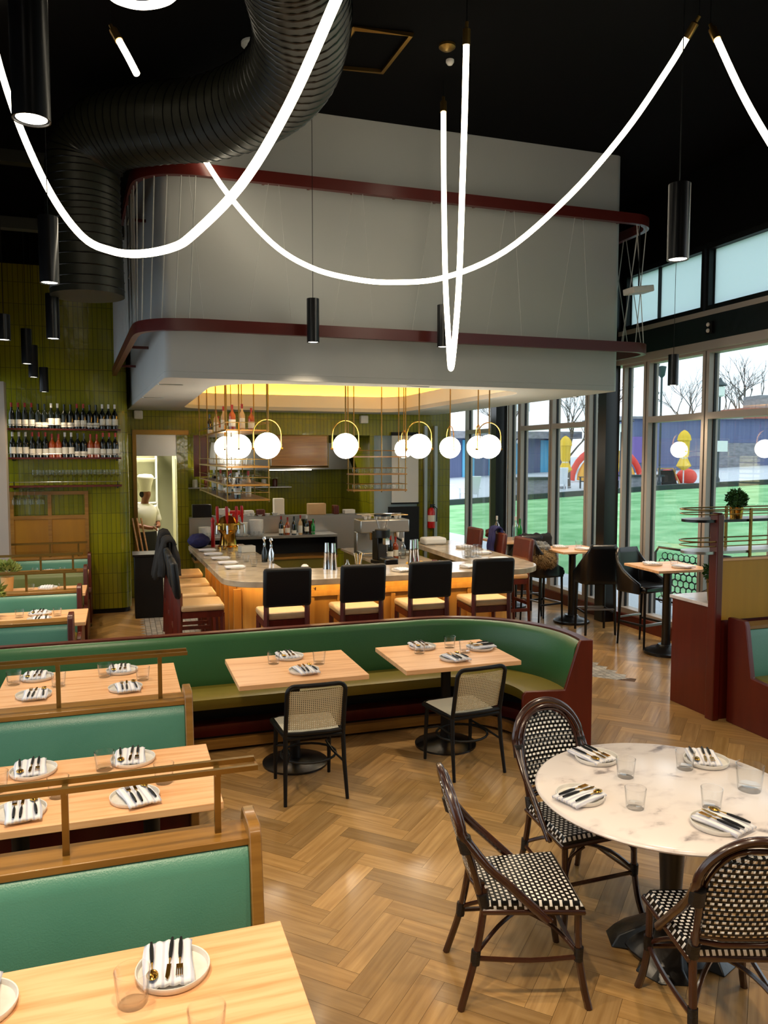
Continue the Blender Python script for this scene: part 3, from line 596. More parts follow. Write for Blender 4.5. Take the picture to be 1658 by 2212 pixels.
for i, (x, y, m, lb) in enumerate(((2.65, 6.27, 'brass', 'round brass sprinkler plate on the ceiling beside the narrow loop'), (2.77, 6.49, 'ceramic', 'tiny white sensor on the ceiling under the brass sprinkler plate'), (1.12, 6.75, 'ceramic', 'white dome speaker on the ceiling beside the duct'), (.12, 6.29, 'ceramic', 'small pale junction box on the ceiling near the short tube'))):
    r = (.07, .035, .10, .05)[i]; tag(obj('ceiling_fitting', B().lathe([(0, -.045), (r*.6, -.04), (r, -.02), (r, 0), (0, 0)], 16, None, (x, y, ZC)), m), lb, 'ceiling fitting')
t = thing('projector_shelf', 'white projector box on a bracket under the upper rail end', 'projector', (5.62, 7.7, 4.22)); obj('housing', B().box(-.14, .14, -.1, .1, -.03, .04, TR(0, 0, 0, ry=R(-8))), 'ceramic', t, bevel=.01); obj('bracket', B().tube([(0, 0, .04), (0, 0, .72)], .008, 6), 'black', t)
el = thing('emergency_light', 'twin headed emergency light on the black beam over the windows', 'light', (6.59, 7.66, 3.85)); obj('housing', B().box(-.02, .04, -.05, .05, -.07, .07), 'black', el)
for dz in (-.035, .035): obj('lamp_head', B().ell((-.03, 0, dz), (.02, .025, .025), 12, 8), 'ceramic', el)
for i, (x, y) in enumerate(((3.06, 7.99), (.52, 8.6), (.42, 10.6))): tag(obj('slot_diffuser', B().prism(rrect(x-.13, x+.13, y-.02, y+.02, .02), 3.092, 3.1), 'steel'), 'thin slot diffuser in the underside of the white soffit, %s' % ('front edge', 'booth side corner', 'booth side further back')[i], 'vent')
# red steel rails around the soffit with strung wire
def rpath():
    P = [Vector((x, y, 0)) for x, y in [(-.05, 12.34), (.02, 11), (.10, 9.5), (.165, 8.3)]]
    P += spline([(.165, 8.3, 0), (.22, 7.98, 0), (.42, 7.76, 0), (.72, 7.68, 0)], 5)[1:]
    P += [Vector((.72+(5.54-.72)*i/12, 7.68, 0)) for i in range(1, 13)]+[Vector((5.54+.3*sin(a), 7.98-.3*cos(a), 0)) for a in [pi/2*i/8 for i in range(1, 9)]]+[Vector((5.84, 9.3, 0))]
    out = []
    for i, p in enumerate(P):
        d = (P[min(i+1, len(P)-1)]-P[max(i-1, 0)]).normalized(); out.append((p.x, p.y, -d.y, d.x))
    return out
RP = rpath()
rs = thing('rail_screen', 'pair of oxblood steel rails around the white soffit strung with wires', 'railing', (2.8, 7.68, 3.53))
def loc(b, o): b.v = [(x-o[0], y-o[1], z-o[2]) for x, y, z in b.v]; return b
for z in (3.58, 5.0): obj('rail', loc(B().sweep([(-.03, z-.055), (.03, z-.055), (.03, z+.055), (-.03, z+.055)], RP), (2.8, 7.68, 3.53)), 'rail', rs)
def along(d):
    for a, q in zip(RP, RP[1:]):
        l = math.hypot(q[0]-a[0], q[1]-a[1])
        if d <= l: k = d/l; return tuple(a[i]+(q[i]-a[i])*k for i in range(4))
        d -= l
    return RP[-1]
TL = sum(math.hypot(q[0]-a[0], q[1]-a[1]) for a, q in zip(RP, RP[1:]))
k = 0; dd = .1
while dd < TL-.1 and k < 90:
    a = along(dd); fr = dd < 5.0; sk = ((.16 if dd < 9.9 else .3) if k % 2 else (-.16 if dd < 9.9 else -.3)) if not fr else .03; q = along(min(dd+sk+.05, TL))
    obj('wire', loc(B().tube([(a[0], a[1], 3.63), (q[0], q[1], 4.95)], .006 if (fr or dd > 9.9) else .0028, 4), (2.8, 7.68, 3.53)), 'wire', rs); k += 1
    dd += .13 if (fr or dd > 9.9) else .42
for i in range(14):
    for z in (3.57, 4.99): q = along(5.2+i*.45); obj('bracket', loc(B().box(q[0]-.012, q[0]+.012, q[1]-.0, q[1]+.19, z, z+.02), (2.8, 7.68, 3.53)), 'rail', rs)
for z in (3.57, 4.99):
    for y, x in ((9.5, .10), (11.5, -.01)): obj('bracket', loc(B().box(x, .35, y, y+.03, z, z+.03), (2.8, 7.68, 3.53)), 'rail', rs)
tag(obj('steel_ladder', B().tube([(.15, 8.45, 3.64), (.15, 8.45, 4.94)], .012, 6).tube([(.13, 8.8, 3.64), (.13, 8.8, 4.94)], .012, 6).tube([(.15, 8.45, 4.2), (.13, 8.8, 4.2)], .01, 6).tube([(.15, 8.45, 4.5), (.13, 8.8, 4.5)], .01, 6).tube([(.15, 8.45, 4.75), (.13, 8.8, 4.75)], .01, 6), 'steel'), 'small steel ladder frame between the rails at the booth side corner', 'ladder')
# globe pendants over the bar
def globe(x, y, z, rz, label, r=.14):
    t = thing('globe_pendant', label, 'pendant lamp', (x, y, z), rz, 'globe pendants over the bar')
    obj('glass_globe', B().ell((0, 0, 0), r, 28, 18), 'globe', t)
    yk = [(-r-.012, 0, -.03), (-r-.012, 0, .08)]+[((r+.012)*cos(a), 0, .12+(r+.03)*sin(a)*.95) for a in [pi-pi*i/14 for i in range(15)]]+[(r+.012, 0, .08), (r+.012, 0, -.03)]
    obj('yoke', B().tube(yk, .006, 8), 'gold', t); obj('rod', B().tube([(0, 0, r-.01), (0, 0, 3.66-z)], .008, 8), 'brass', t)
    for s in (-1, 1): obj('pivot_knob', B().lathe([(0, 0), (.012, 0), (.012, .03), (0, .03)], 10, TR(s*(r+.0), 0, -.03, ry=s*pi/2)), 'gold', t)
    return t
G = [(1.5, 8.42, 0, 'globe pendant at the booth side front corner of the bar, full brass yoke showing'), (2.37, 8.42, 0, 'globe pendant hanging alone over the middle of the front counter'), (3.24, 8.42, 0, 'globe pendant over the front counter before the far small one'), (4.12, 8.42, 0, 'globe pendant over the front counter at the window side corner'),
     (1.32, 9.25, R(80), 'globe pendant over the booth side counter, in front of its twin'), (1.28, 10.2, R(80), 'globe pendant over the booth side counter, behind its twin'), (4.25, 9.0, R(75), 'globe pendant over the window side counter, overlapped by the corner one'), (4.13, 9.6, R(85), 'globe pendant over the window side counter hanging before the entrance windows'), (4.17, 11.5, R(85), 'small far globe pendant beside the hanging glass rack')]
for x, y, rz, lb in G: globe(x, y, 2.46, rz, lb)
# kitchen lamps
for i, (x, y, kw_) in enumerate(((.5, 14.6, 300), (2.0, 14.6, 90), (3.4, 14.6, 90), (.2, 16.2, 260))):
    t = thing('kitchen_lamp', 'flat white ceiling lamp in the kitchen, %s' % ('over the passage', 'over the pass, booth side', 'over the pass, window side', 'at the back of the passage')[i], 'ceiling lamp', (x, y, 3.03))
    obj('housing', B().box(-.3, .3, -.15, .15, -.02, .02), 'ceramic', t); spot('kitchen_glow', t, (0, 0, -.04), kw_, 150, .6, .2, (1, .9, .75))

# ================================================================== FURNITURE
def oak_table(x0, x1, y0, y1, label, group='oak booth tables', z=.75, base='pedestal', m='oak'):
    cx, cy = (x0+x1)/2, (y0+y1)/2; t = thing('oak_table', label, 'table', (cx, cy, 0), 0, group); a, q = (x1-x0)/2, (y1-y0)/2
    obj('tabletop', B().box(-a, a, -q, q, z-.036, z), m, t, bevel=.003)
    for sx in ((0,) if a < .5 else (-.3, .3)):
        obj('pedestal', B().lathe([(.0, .03), (.05, .03), (.04, .12), (.04, z-.06), (.05, z-.05), (.14, z-.04), (0, z-.037)], 16, None, (sx, 0, 0)), 'black', t)
        obj('base', B().lathe([(0, 0), (.25, 0), (.25, .015), (.2, .03), (.06, .05), (0, .05)], 28, None, (sx, 0, 0)), 'iron', t)
    return t
TA = dict(front=(-.80, .49, 1.83, 2.59), middle=(-.80, .42, 3.60, 4.38), rear=(-.82, .36, 5.42, 6.22))
oak_table(*TA['front'], 'pale oak booth table at the very front, one corner pointing into the aisle')
oak_table(*TA['middle'], 'pale oak booth table between the two railed jade booths')
oak_table(*TA['rear'], 'pale oak booth table tucked against the long curved banquette')
# double booth bench: shared back with oak ledge, cushions both sides, oak end panel, brass rail
def booth(yc, label, x0=-1.62, x1=.40, rail=True, zb=.885, posts=(.24, -.28), leath=('leather', 'leather'), group='double sided jade booth benches', xrail=.40, end='oakdark', dep=.47, sides=(-1, 1), zr=1.16):
    t = thing('booth_bench', label, 'bench', (x1, yc, 0), 0, group); w = x1-x0
    obj('back_frame', B().box(-w, -.02, -.06, .06, .02, zb-.03), 'red', t)
    obj('ledge', B().box(-w, 0, -.085, .085, zb-.03, zb), 'oakdark', t, bevel=.004)
    for s in sides:
        prof = [(s*.062, .42), (s*.062, zb-.035), (s*.075, zb-.03), (s*.09, zb-.04), (s*.115, zb-.09), (s*.15, .52), (s*.155, .45), (s*.15, .42)]
        obj('backrest', B().add([(x, y, z) for x in (-w, -.035) for y, z in prof], [tuple(range(8)), tuple(range(8, 16))]+[(i, (i+1) % 8, (i+1) % 8+8, i+8) for i in range(8)]), leath[0 if s < 0 else 1], t, bevel=.004)
        ya, yb_ = sorted((s*.12, s*dep)); obj('seat', B().box(-w, -.035, ya, yb_, .36, .46), 'olive', t, bevel=.025)
        ya, yb_ = sorted((s*.06, s*(dep-.09))); obj('plinth', B().box(-w, -.03, ya, yb_, 0, .36), 'red', t)
    pf = [(-.085, 0), (-.085, .4)] if -1 not in sides else [(-dep+.03, 0), (-dep+.02, .40), (-dep+.05, .43), (-.19, .46), (-.115, zb+.01)]
    pb = [(.085, .4), (.085, 0)] if 1 not in sides else [(.115, zb+.01), (.19, .46), (dep-.05, .43), (dep-.02, .40), (dep-.03, 0)]
    P = pf+[(-.10, zb+.04), (-.085, zb+.05), (.085, zb+.05), (.10, zb+.04)]+pb; n = len(P)
    obj('end_panel', B().add([(x, y, z) for x in (-.035, .012) for y, z in P], [tuple(range(n)), tuple(range(n, 2*n))]+[(i, (i+1) % n, (i+1) % n+n, i+n) for i in range(n)]), end, t, bevel=.005)
    if rail:
        r = obj('brass_rail', B().tube([(-w, -.045, zr), (xrail-x1+.02, -.045, zr), (xrail-x1+.02, .045, zr), (-w, .045, zr)], .014, 4, sq=(0, 0, 1)), 'brass', t)
        for px in posts+(posts[1]-.52, posts[1]-1.04):
            if px > x0: obj('post', B().box(px-x1-.012, px-x1+.012, -.012, .012, zb, zr-.008).box(px-x1-.010, px-x1+.010, -.05, .05, zr-.02, zr-.006), 'brass', r)
    return t
booth(3.03, 'jade leather double booth with oak ledge and brass rail, one closest to the front table', posts=(.33, -.22), x1=.47, xrail=.46, zr=1.145)
booth(4.87, 'jade leather double booth with brass rail between the middle and rear tables', posts=(.2, -.37), x1=.37, xrail=.34)
booth(1.28, 'jade leather booth in front of the front table, behind the camera position', rail=False)
# long curved banquette
ARC = (2.55, 5.66, .98)
path = [(-1.62, 6.64, 0, -1), (-.5, 6.64, 0, -1), (.6, 6.64, 0, -1), (1.6, 6.64, 0, -1)]
for i in range(15): a = R(90-106*i/14); path.append((ARC[0]+ARC[2]*cos(a), ARC[1]+ARC[2]*sin(a), -cos(a), -sin(a)))
o_ = (1.0, 6.4, 0); bq = thing('banquette', 'long forest green banquette curving round at its window end', 'banquette', o_)
def bqp(name, prof, m, pth=path, **k): return obj(name, loc(B().sweep(prof, pth), o_), m, bq, **k)
bqp('back_frame', [(-.05, 0), (-.05, .85), (.0, .85), (.0, 0)], 'red'); bqp('cap', [(-.06, .85), (-.06, .872), (.012, .872), (.012, .85)], 'redbrown', smooth=30)
bqp('backrest', [(.002, .40), (.002, .845), (.03, .862), (.055, .85), (.075, .81), (.115, .52), (.12, .44), (.10, .40)], 'leather2'); bqp('seat', [(.08, .36), (.08, .455), (.43, .462), (.475, .445), (.48, .40), (.46, .36)], 'olive')
bqp('base', [(.0, 0), (.0, .36), (.12, .36), (.12, 0)], 'black'); bqp('plinth', [(.12, 0), (.12, .17), (.28, .17), (.28, 0)], 'red'); bqp('toe_rail', [(.38, .03), (.38, .10), (.44, .10), (.44, .03)], 'oakdark'); bqp('toe_bracket', [(.26, .04), (.26, .08), (.38, .08), (.38, .04)], 'black')  # base coloured black to stand for the deep shade under the seat
x, y, nx, ny = path[-1]; tx, ty = -ny, nx
tx, ty = (path[-1][0]-path[-2][0], path[-1][1]-path[-2][1]); l = math.hypot(tx, ty); tx /= l; ty /= l
P = [(-.06, 0), (-.06, .885), (.035, .885), (.05, .86), (.16, .48), (.47, .47), (.50, .44), (.50, 0)]; n = len(P)
ep = B().add([(x+nx*o+tx*s, y+ny*o+ty*s, z) for s in (0, .04) for o, z in P], [tuple(range(n)), tuple(range(n, 2*n))]+[(i, (i+1) % n, (i+1) % n+n, i+n) for i in range(n)])
obj('end_panel', loc(ep, o_), 'red', bq, bevel=.004)
oak_table(.75, 1.70, 5.42, 6.20, 'square oak table before the banquette with the cane chair facing the aisle corner', 'banquette oak tables')
oak_table(1.99, 2.95, 5.42, 6.18, 'square oak table inside the curve of the banquette', 'banquette oak tables')
# cane chair (local: faces +y)
def cane_chair(loc_, rz, label):
    t = thing('cane_chair', label, 'chair', loc_, rz, 'black cane dining chairs'); w = .215
    back = lambda u, v: ((u-.5)*.37, -.20-.075*v-.02*(1-(2*u-1)**2), .50+v*.29)
    fr = []
    for i in range(7): fr.append((-.20, -.20-.07*(i/6), .44+.33*i/6))
    for i in range(1, 6): a = pi-pi/2*i/5; fr.append((-.15+.05*cos(a), -.275-.004*i/5, .77+.05*sin(a)))
    for i in range(1, 8): q = i/8; fr.append((-.15+.30*q, -.278-.02*sin(pi*q), .82+.004*sin(pi*q)))
    fr2 = fr+[(-a, b_, c) for a, b_, c in fr[:12][::-1]]
    obj('back_frame', B().tube(fr2, .0155, 8).tube([(-.20, -.203, .475), (-.1, -.222, .475), (.1, -.222, .475), (.20, -.203, .475)], .015, 8), 'black', t)
    obj('cane_back', B().grid(back, 10, 8, .37, .29), 'cane', t)
    st = [(-.2, -.20), (.2, -.20), (.21, .0), (.225, .2), (.17, .235), (-.17, .235), (-.225, .2), (-.21, 0)]
    seat = B().tube([(a, q, .445) for a, q in st], .018, 8, closed=True); obj('seat_frame', seat, 'black', t)
    obj('cane_seat', B().grid(lambda u, v: ((u-.5)*(.37+.05*v), -.195+v*.42, .458-.008*sin(pi*u)*sin(pi*v)), 8, 8, .42, .42), 'caneseat', t)
    for sx in (-1, 1):
        obj('leg', B().tube([(sx*.20, -.20, .46), (sx*.205, -.215, .25), (sx*.215, -.26, 0)], [.0165, .0155, .012], 8), 'black', t)
        obj('leg', B().tube([(sx*.195, .20, .44), (sx*.2, .215, .2), (sx*.2, .225, 0)], [.0165, .0155, .012], 8), 'black', t)
    ring = [(.195*cos(a), .005+.19*sin(a), .25) for a in [2*pi*i/20 for i in range(20)]]
    obj('stretcher_ring', B().tube(ring, .009, 6, closed=True), 'black', t)
    for sx in (-1, 1): obj('stretcher', B().tube([(sx*.2, -.2, .25), (sx*.15, -.1, .29), (sx*.15, .1, .29), (sx*.2, .21, .25)], .008, 6), 'black', t)
    return t
cane_chair((1.22, 5.33, 0), R(-1), 'black cane back chair drawn up to the table at the straight part of the banquette')
cane_chair((2.42, 5.36, 0), R(6), 'black cane back chair drawn up to the table in the curve of the banquette')
# bamboo bistro chair (local: faces +y)
def bistro(loc_, rz, label):
    t = thing('bistro_chair', label, 'chair', loc_, rz, 'rattan bistro chairs')
    def arch(w, h0, h1, k=16, dy=0):
        P = [(-w*.80, -.19+dy, h0)]
        for i in range(k+1):
            a = pi-pi*i/k; P.append((w*cos(a)*1.0, -.20-.135*min(1, max(0, (h1-.21+.21*sin(a)-.44)/.46))+dy, h1-.21+.21*sin(a)))
        P.append((w*.80, -.19+dy, h0)); return P
    bf = B()
    def hoop(w, h1, dy):
        zc = h1-w; Y = lambda z: -.20-.135*(z-.44)/.46+dy; lo = [(.214, .07+dy, .385), (.2135, -.02+dy, .47), (.213, -.11+dy, .555), (.2125, -.20+dy, .64)]
        return spline([(-x, y, z) for x, y, z in lo]+[(w*cos(a), Y(zc+w*sin(a)), zc+w*sin(a)) for a in [pi-pi*i/14 for i in range(15)]]+lo[::-1], 3)
    bf.tube(hoop(.212, .972, -.004), .0165, 8).tube(hoop(.190, .948, .012), .012, 8)
    bf.tube(spline([(-.168, -.20, .44), (-.176, -.24, .58), (-.182, -.285, .735)], 3), .0145, 8).tube(spline([(.168, -.20, .44), (.176, -.24, .58), (.182, -.285, .735)], 3), .0145, 8).tube(spline([(-.172, -.235, .60), (-.166, -.295, .78), (-.10, -.335, .90), (0, -.345, .925), (.10, -.335, .90), (.166, -.295, .78), (.172, -.235, .60)], 4), .010, 8)
    bf.tube([(-.165, -.205, .53), (-.08, -.232, .53), (.08, -.232, .53), (.165, -.205, .53)], .014, 8).tube([(-.165, -.205, .50), (-.08, -.232, .50), (.08, -.232, .50), (.165, -.205, .50)], .011, 8)
    obj('back_frame', bf, 'rattan', t)
    bp = B(); rows = 14; cols = 14
    def hw(z): return .168*(1 if z < .748 else math.sqrt(max(0, 1-((z-.748)/.168)**2)))*(.93+.07*min(1, (z-.53)/.16))
    vs = []; fs = []; uv = []
    zz = [.545+(.912-.545)*j/rows for j in range(rows+1)]
    pt = lambda i, j: (hw(zz[j])*(2*i/cols-1), -.203-.135*(zz[j]-.44)/.46-.016*(1-(2*i/cols-1)**2), zz[j])
    for j in range(rows):
        for i in range(cols):
            q = [pt(i, j), pt(i+1, j), pt(i+1, j+1), pt(i, j+1)]; bp.add(q, [(0, 1, 2, 3)], None, [[(a[0]+.5, a[2]) for a in q]])
    obj('woven_back', bp, 'weave', t, mods=(('SOLIDIFY', dict(thickness=.012, offset=0)),))
    def sf(u, v):
        w = .195+.035*v; x = (2*u-1)*w; e = max(abs(2*u-1), abs(2*v-1)); return (x, -.205+.43*v, .468-.03*max(0, e-.9)*10+.003*sin(pi*u))
    obj('woven_seat', B().grid(sf, 20, 20, .44, .43), 'weave', t, mods=(('SOLIDIFY', dict(thickness=.03, offset=-1)),))
    obj('seat_frame', B().tube([(-.19, -.2, .425), (.19, -.2, .425), (.225, .215, .425), (-.225, .215, .425)], .015, 8, closed=True), 'rattan', t)
    for sx in (-1, 1):
        obj('leg', B().tube(spline([(sx*.165, -.195, .52), (sx*.172, -.20, .42), (sx*.18, -.235, .22), (sx*.20, -.30, 0)], 4), .0165, 8), 'rattan', t)
        obj('leg', B().tube(spline([(sx*.205, .20, .45), (sx*.205, .205, .25), (sx*.215, .225, .1), (sx*.235, .245, 0)], 4), .0165, 8), 'rattan', t)
        for z, y, x in ((.725, -.283, .197), (.46, -.197, .172)): obj('binding', B().tube([(sx*x, y+.006, z-.03), (sx*x, y-.012, z+.035)], .031 if z > .6 else .025, 8), 'binding', t)
        obj('binding', B().tube([(sx*.205, .205, .20), (sx*.206, .207, .26)], .021, 8), 'binding', t); obj('binding', B().tube([(sx*.181, -.237, .19), (sx*.18, -.232, .25)], .021, 8), 'binding', t)
    # crossed curved stretchers under the seat
    for sx in (-1, 1):
        obj('stretcher', B().tube(spline([(sx*.181, -.235, .23), (sx*.1, -.12, .30), (0, 0, .315), (-sx*.12, .12, .30), (-sx*.205, .205, .23)], 4), .010, 6), 'rattan', t)
        obj('stretcher', B().tube(spline([(sx*.181, -.235, .215), (sx*.20, -.0, .205), (sx*.206, .205, .215)], 3), .011, 6), 'rattan', t)
        obj('hoop', B().tube(spline([(sx*.20, .20, .30), (sx*.18, .21, .36), (sx*.10, .212, .405)], 4), .008, 6), 'rattan', t)
    obj('stretcher', B().tube([(-.206, .205, .215), (.206, .205, .215)], .011, 6), 'rattan', t)
    return t
bistro((1.66, 3.04, 0), R(-104), 'rattan bistro chair seen from its side at the aisle edge of the marble table')
bistro((2.25, 3.50, 0), R(181), 'rattan bistro chair facing the camera behind the round marble table')
bistro((2.27, 2.50, 0), R(-19), 'rattan bistro chair turned back to the camera at the round marble table')
# round marble table
rt = thing('marble_table', 'round pale marble dining table on a black iron pedestal', 'table', (2.46, 3.07, 0))
obj('tabletop', B().lathe([(0, .722), (.60, .722), (.615, .728), (.62, .736), (.615, .745), (.605, .75), (0, .75)], 72), 'marble', rt)
obj('pedestal', B().lathe([(.05, .05), (.075, .08), (.06, .14), (.05, .3), (.06, .5), (.075, .6), (.05, .66), (.16, .69), (.2, .72), (0, .72)], 24, None, (-.02, -.08, 0)), 'iron', rt)
fb = B()
for i in range(4): fb.add([( .25, -.12, 0), (.30, 0, 0), (.25, .12, 0), (.06, .10, .02), (.06, -.10, .02), (.22, -.08, .05), (.26, 0, .05), (.22, .08, .05), (.05, .05, .16), (.05, -.05, .16)], [(0, 1, 2, 3, 4), (5, 6, 7, 8, 9), (0, 1, 6, 5), (1, 2, 7, 6), (2, 3, 8, 7), (4, 0, 5, 9)], TR(-.02, -.08, 0, rz=R(45+90*i)))
obj('base', fb.lathe([(0, 0), (.20, 0), (.22, .03), (.18, .07), (.1, .12), (0, .13)], 24, None, (-.02, -.08, 0)), 'iron', rt, bevel=.006)
# oxblood cabinet, divider screen with shelves, jade booth beyond it
cb = thing('cabinet', 'oxblood service cabinet with a pale marble top at the end of the divider', 'cabinet', (5.25, 5.92, 0))
obj('body', B().box(-.27, .6, -.26, .27, .0, 1.0), 'red', cb, bevel=.003); obj('worktop', B().box(-.29, .62, -.26, .29, 1.0, 1.03), 'marble', cb, bevel=.004)
dv = thing('divider_screen', 'ochre panelled divider with an oxblood post carrying railed shelves', 'divider', (5.0, 5.61, 0))
obj('panel', B().box(.0, 1.62, -.035, .02, .9, 1.43), 'ochre', dv); obj('lower_panel', B().box(.0, 1.62, -.02, .03, 0, .9), 'red', dv); obj('cap_rail', B().box(.0, 1.62, -.045, .03, 1.43, 1.45), 'oak', dv)
obj('post', B().prism(rrect(-.07, .0, -.05, .05, .0), 0, 1.84).prism(rrect(-.06, -.01, -.04, .04, .0), 1.84, 1.855), 'red', dv, bevel=.01)
for z, lbl in ((1.50, 0), (1.78, 1)):
    sh = obj('shelf', B().prism(rrect(-.28, 1.6, -.02, .26, (0, .14, .14, 0)), z-.012, z+.012), 'satin' if lbl else 'steel', dv)
    rl = rrect(-.29, 1.6, -.03, .27, (0, .15, .15, 0)); rl = [(a, q, z+.10) for a, q in rl]; rl2 = [(a, q, z+.06) for a, q, _ in rl]
    obj('rail', B().tube(rl, .007, 6), 'brass', sh); obj('rail', B().tube(rl2, .005, 6), 'brass', sh)
for px in (.3, .95):
    obj('shelf_post', B().box(px-.01, px+.01, -.045, -.025, 1.45, 1.89), 'brass', dv); obj('shelf_post', B().box(px-.01, px+.01, .255, .275, 1.49, 1.89), 'brass', dv)
booth(5.42, 'jade leather booth with oxblood sides backing onto the ochre divider', x0=5.45, x1=7.0, rail=False, end='red', sides=(-1,), dep=.62)
o = [q for q in bpy.data.objects if q.get('label', '').startswith('jade leather booth with oxblood')][0]
o.location = (5.06, 5.44, 0); o.scale = (-1, 1, 1)
def leafball(name, c, r, n, m, parent, seed, ll=.03, up=False):
    rnd = random.Random(seed); b = B()
    for _ in range(n):
        d = Vector((rnd.gauss(0, 1), rnd.gauss(0, 1), abs(rnd.gauss(0, 1)) if up else rnd.gauss(0, 1))).normalized(); p = Vector(c)+d*r*rnd.uniform(.45, 1); s = d.orthogonal().normalized(); s = Matrix.Rotation(rnd.random()*6.3, 3, d) @ s; w = d.cross(s)
        e = (d*.8+s*rnd.uniform(-.6, .6)+Vector((0, 0, .2))).normalized()*ll*rnd.uniform(.7, 1.3); q = w*ll*.28
        b.add([p, p+e*.5+q, p+e, p+e*.5-q], [(0, 1, 2, 3)])
    return obj(name, b, m, parent, smooth=0)
pp = thing('potted_plant', 'round bushy plant in a small brass pot on the top railed shelf', 'plant', (5.27, 5.72, 1.79)); obj('pot', B().lathe([(0, 0), (.052, 0), (.062, .10), (.056, .10), (.05, .09), (0, .09)], 20), 'gold', pp)
leafball('foliage', (0, 0, .17), .085, 900, 'foliage', pp, 3, .028); obj('soil', B().ell((0, 0, .14), (.06, .06, .06), 10, 7), 'foliage', pp)
pp = thing('potted_plant', 'dark plant in a ribbed metal pot on the oxblood cabinet', 'plant', (5.12, 5.8, 1.03)); obj('pot', B().lathe([(0, 0), (.055, 0), (.068, .20), (.06, .20), (.055, .18), (0, .18)], 20), 'brass', pp)
leafball('foliage', (0, 0, .26), .085, 500, 'foliage', pp, 5, .04)
for i, (x, w) in enumerate(((6.0, 'first'), (6.15, 'second'))):
    o = obj('jar', B().lathe([(0, 0), (.025, 0), (.025, .07), (.015, .09), (.015, .1), (0, .1)], 12), 'amber'); o.location = (x-.15, 5.72, 1.79); tag(o, w+' small amber jar along the top railed shelf', 'jar', 'amber jars on the shelf')
# rear booths beside the booth windows
RB = ((9.14, 'leather', 'first rear jade booth beyond the banquette, brass rail on its back'), (10.76, 'leather3', 'second rear booth, back in paler moss green leather'), (12.16, 'leather', 'last rear jade booth against the wooden screen'))
for y, lm, lb in RB: booth(y, lb, x0=-1.62, x1=-.44, rail=True, zb=.90, posts=(-.60, -.98), leath=(lm, lm), group='rear booths', xrail=-.5, zr=1.10, end='redbrown')
booth(7.55, 'rear jade booth backing onto the long banquette', x0=-1.62, x1=-.44, rail=False, group='rear booths', end='redbrown')
oak_table(-1.48, -.35, 8.05, 8.76, 'oak table of the first rear booth beyond the banquette', 'rear booth tables')
oak_table(-1.48, -.42, 9.78, 10.38, 'oak table of the second rear booth with a potted succulent', 'rear booth tables')
oak_table(-1.48, -.45, 11.24, 11.8, 'oak table of the last rear booth before the wooden screen', 'rear booth tables')
for x, y, lb in ((-1.24, 8.5, 'pale pot of white flowered succulent on the first rear booth table'), (-1.3, 10.2, 'pale pot with spiky succulent on the second rear booth table')):
    pp = thing('potted_plant', lb, 'plant', (x, y, .75), 0, 'succulents on the rear tables'); obj('pot', B().lathe([(0, 0), (.06, 0), (.075, .17), (.068, .17), (.06, .15), (0, .15)], 20), 'pot', pp); leafball('foliage', (0, 0, .22), .11, 260, 'foliage2', pp, int(x*-100), .075, True)
ws = thing('wooden_screen', 'wooden screen with fluted glass over honey panels below the wine shelves', 'screen', (-.96, 12.35, 0))
P_ = B()
for x in (-.52, -.02, .48): P_.box(x-.025, x+.025, -.04, .0, .05, 1.84)
for z in (.05, 1.44, 1.79): P_.box(-.52, .48, -.038, -.002, z, z+.05)
obj('frame', P_, 'oakdark', ws)
for x in (-.495, .005): obj('panel', B().box(x, x+.45, -.028, -.012, .1, 1.45), 'honey', ws); obj('fluted_pane', B().box(x, x+.45, -.022, -.016, 1.5, 1.8), 'glass', ws)
# bar-height stools
def bar_stool(x, y, rz, label, group, m='black', cm='tan', z=.80):
    t = thing('bar_stool', label, 'stool', (x, y, 0), rz, group)    # faces +y
    obj('seat', B().box(-.235, .235, -.21, .23, z-.035, z+.035), cm, t, bevel=.025); obj('seat_rail', B().box(-.225, .225, -.20, .22, z-.10, z-.035), 'redbrown', t)
    obj('backrest', B().box(-.235, .235, -.035, .035, 0, .385, TR(0, -.23, z+.10, rx=R(6))), m, t, bevel=.03)
    for s in (-1, 1):
        obj('leg', B().tube([(s*.20, -.215, z+.16), (s*.20, -.215, z-.1), (s*.215, -.245, 0)], [.026, .026, .019], 4, sq=(1, 1, 0)), 'redbrown', t)
        obj('leg', B().tube([(s*.205, .205, z-.06), (s*.215, .215, 0)], [.026, .019], 4, sq=(1, 1, 0)), 'redbrown', t)
        obj('stretcher', B().box(s*.21-.012, s*.21+.012, -.22, .21, .34, .38), 'redbrown', t)
    obj('footrest', B().box(-.21, .21, .195, .225, .26, .30), 'redbrown', t); obj('stretcher', B().box(-.205, .205, -.24, -.215, .42, .46), 'redbrown', t)
    return t
for i, (x, rz, lb) in enumerate(((1.50, 0, 'first from the tiled pier'), (2.26, 0, 'second from the tiled pier'), (2.98, R(-1), 'third from the tiled pier'), (3.70, R(-3), 'at the window side corner'))):
    bar_stool(x, 7.66, rz, 'dark backed bar stool along the front counter, '+lb, 'stools along the front counter')
for i, (y, lb) in enumerate(((8.35, 'first behind the banquette'), (9.05, 'second behind the banquette'), (9.75, 'third behind the banquette'), (10.6, 'fourth, hung with a dark coat'))):
    bar_stool(.76, y, R(-90), 'dark backed bar stool along the booth side counter, '+lb, 'stools along the booth side counter')
for i, (y, lb) in enumerate(((9.2, 'first, at the counter corner'), (9.95, 'middle one, hung with a blue scarf'), (10.7, 'last, before the entrance windows'))):
    bar_stool(4.76, y, R(90), 'oxblood backed bar stool along the window side counter, '+lb, 'stools along the window side counter', 'brownleather')
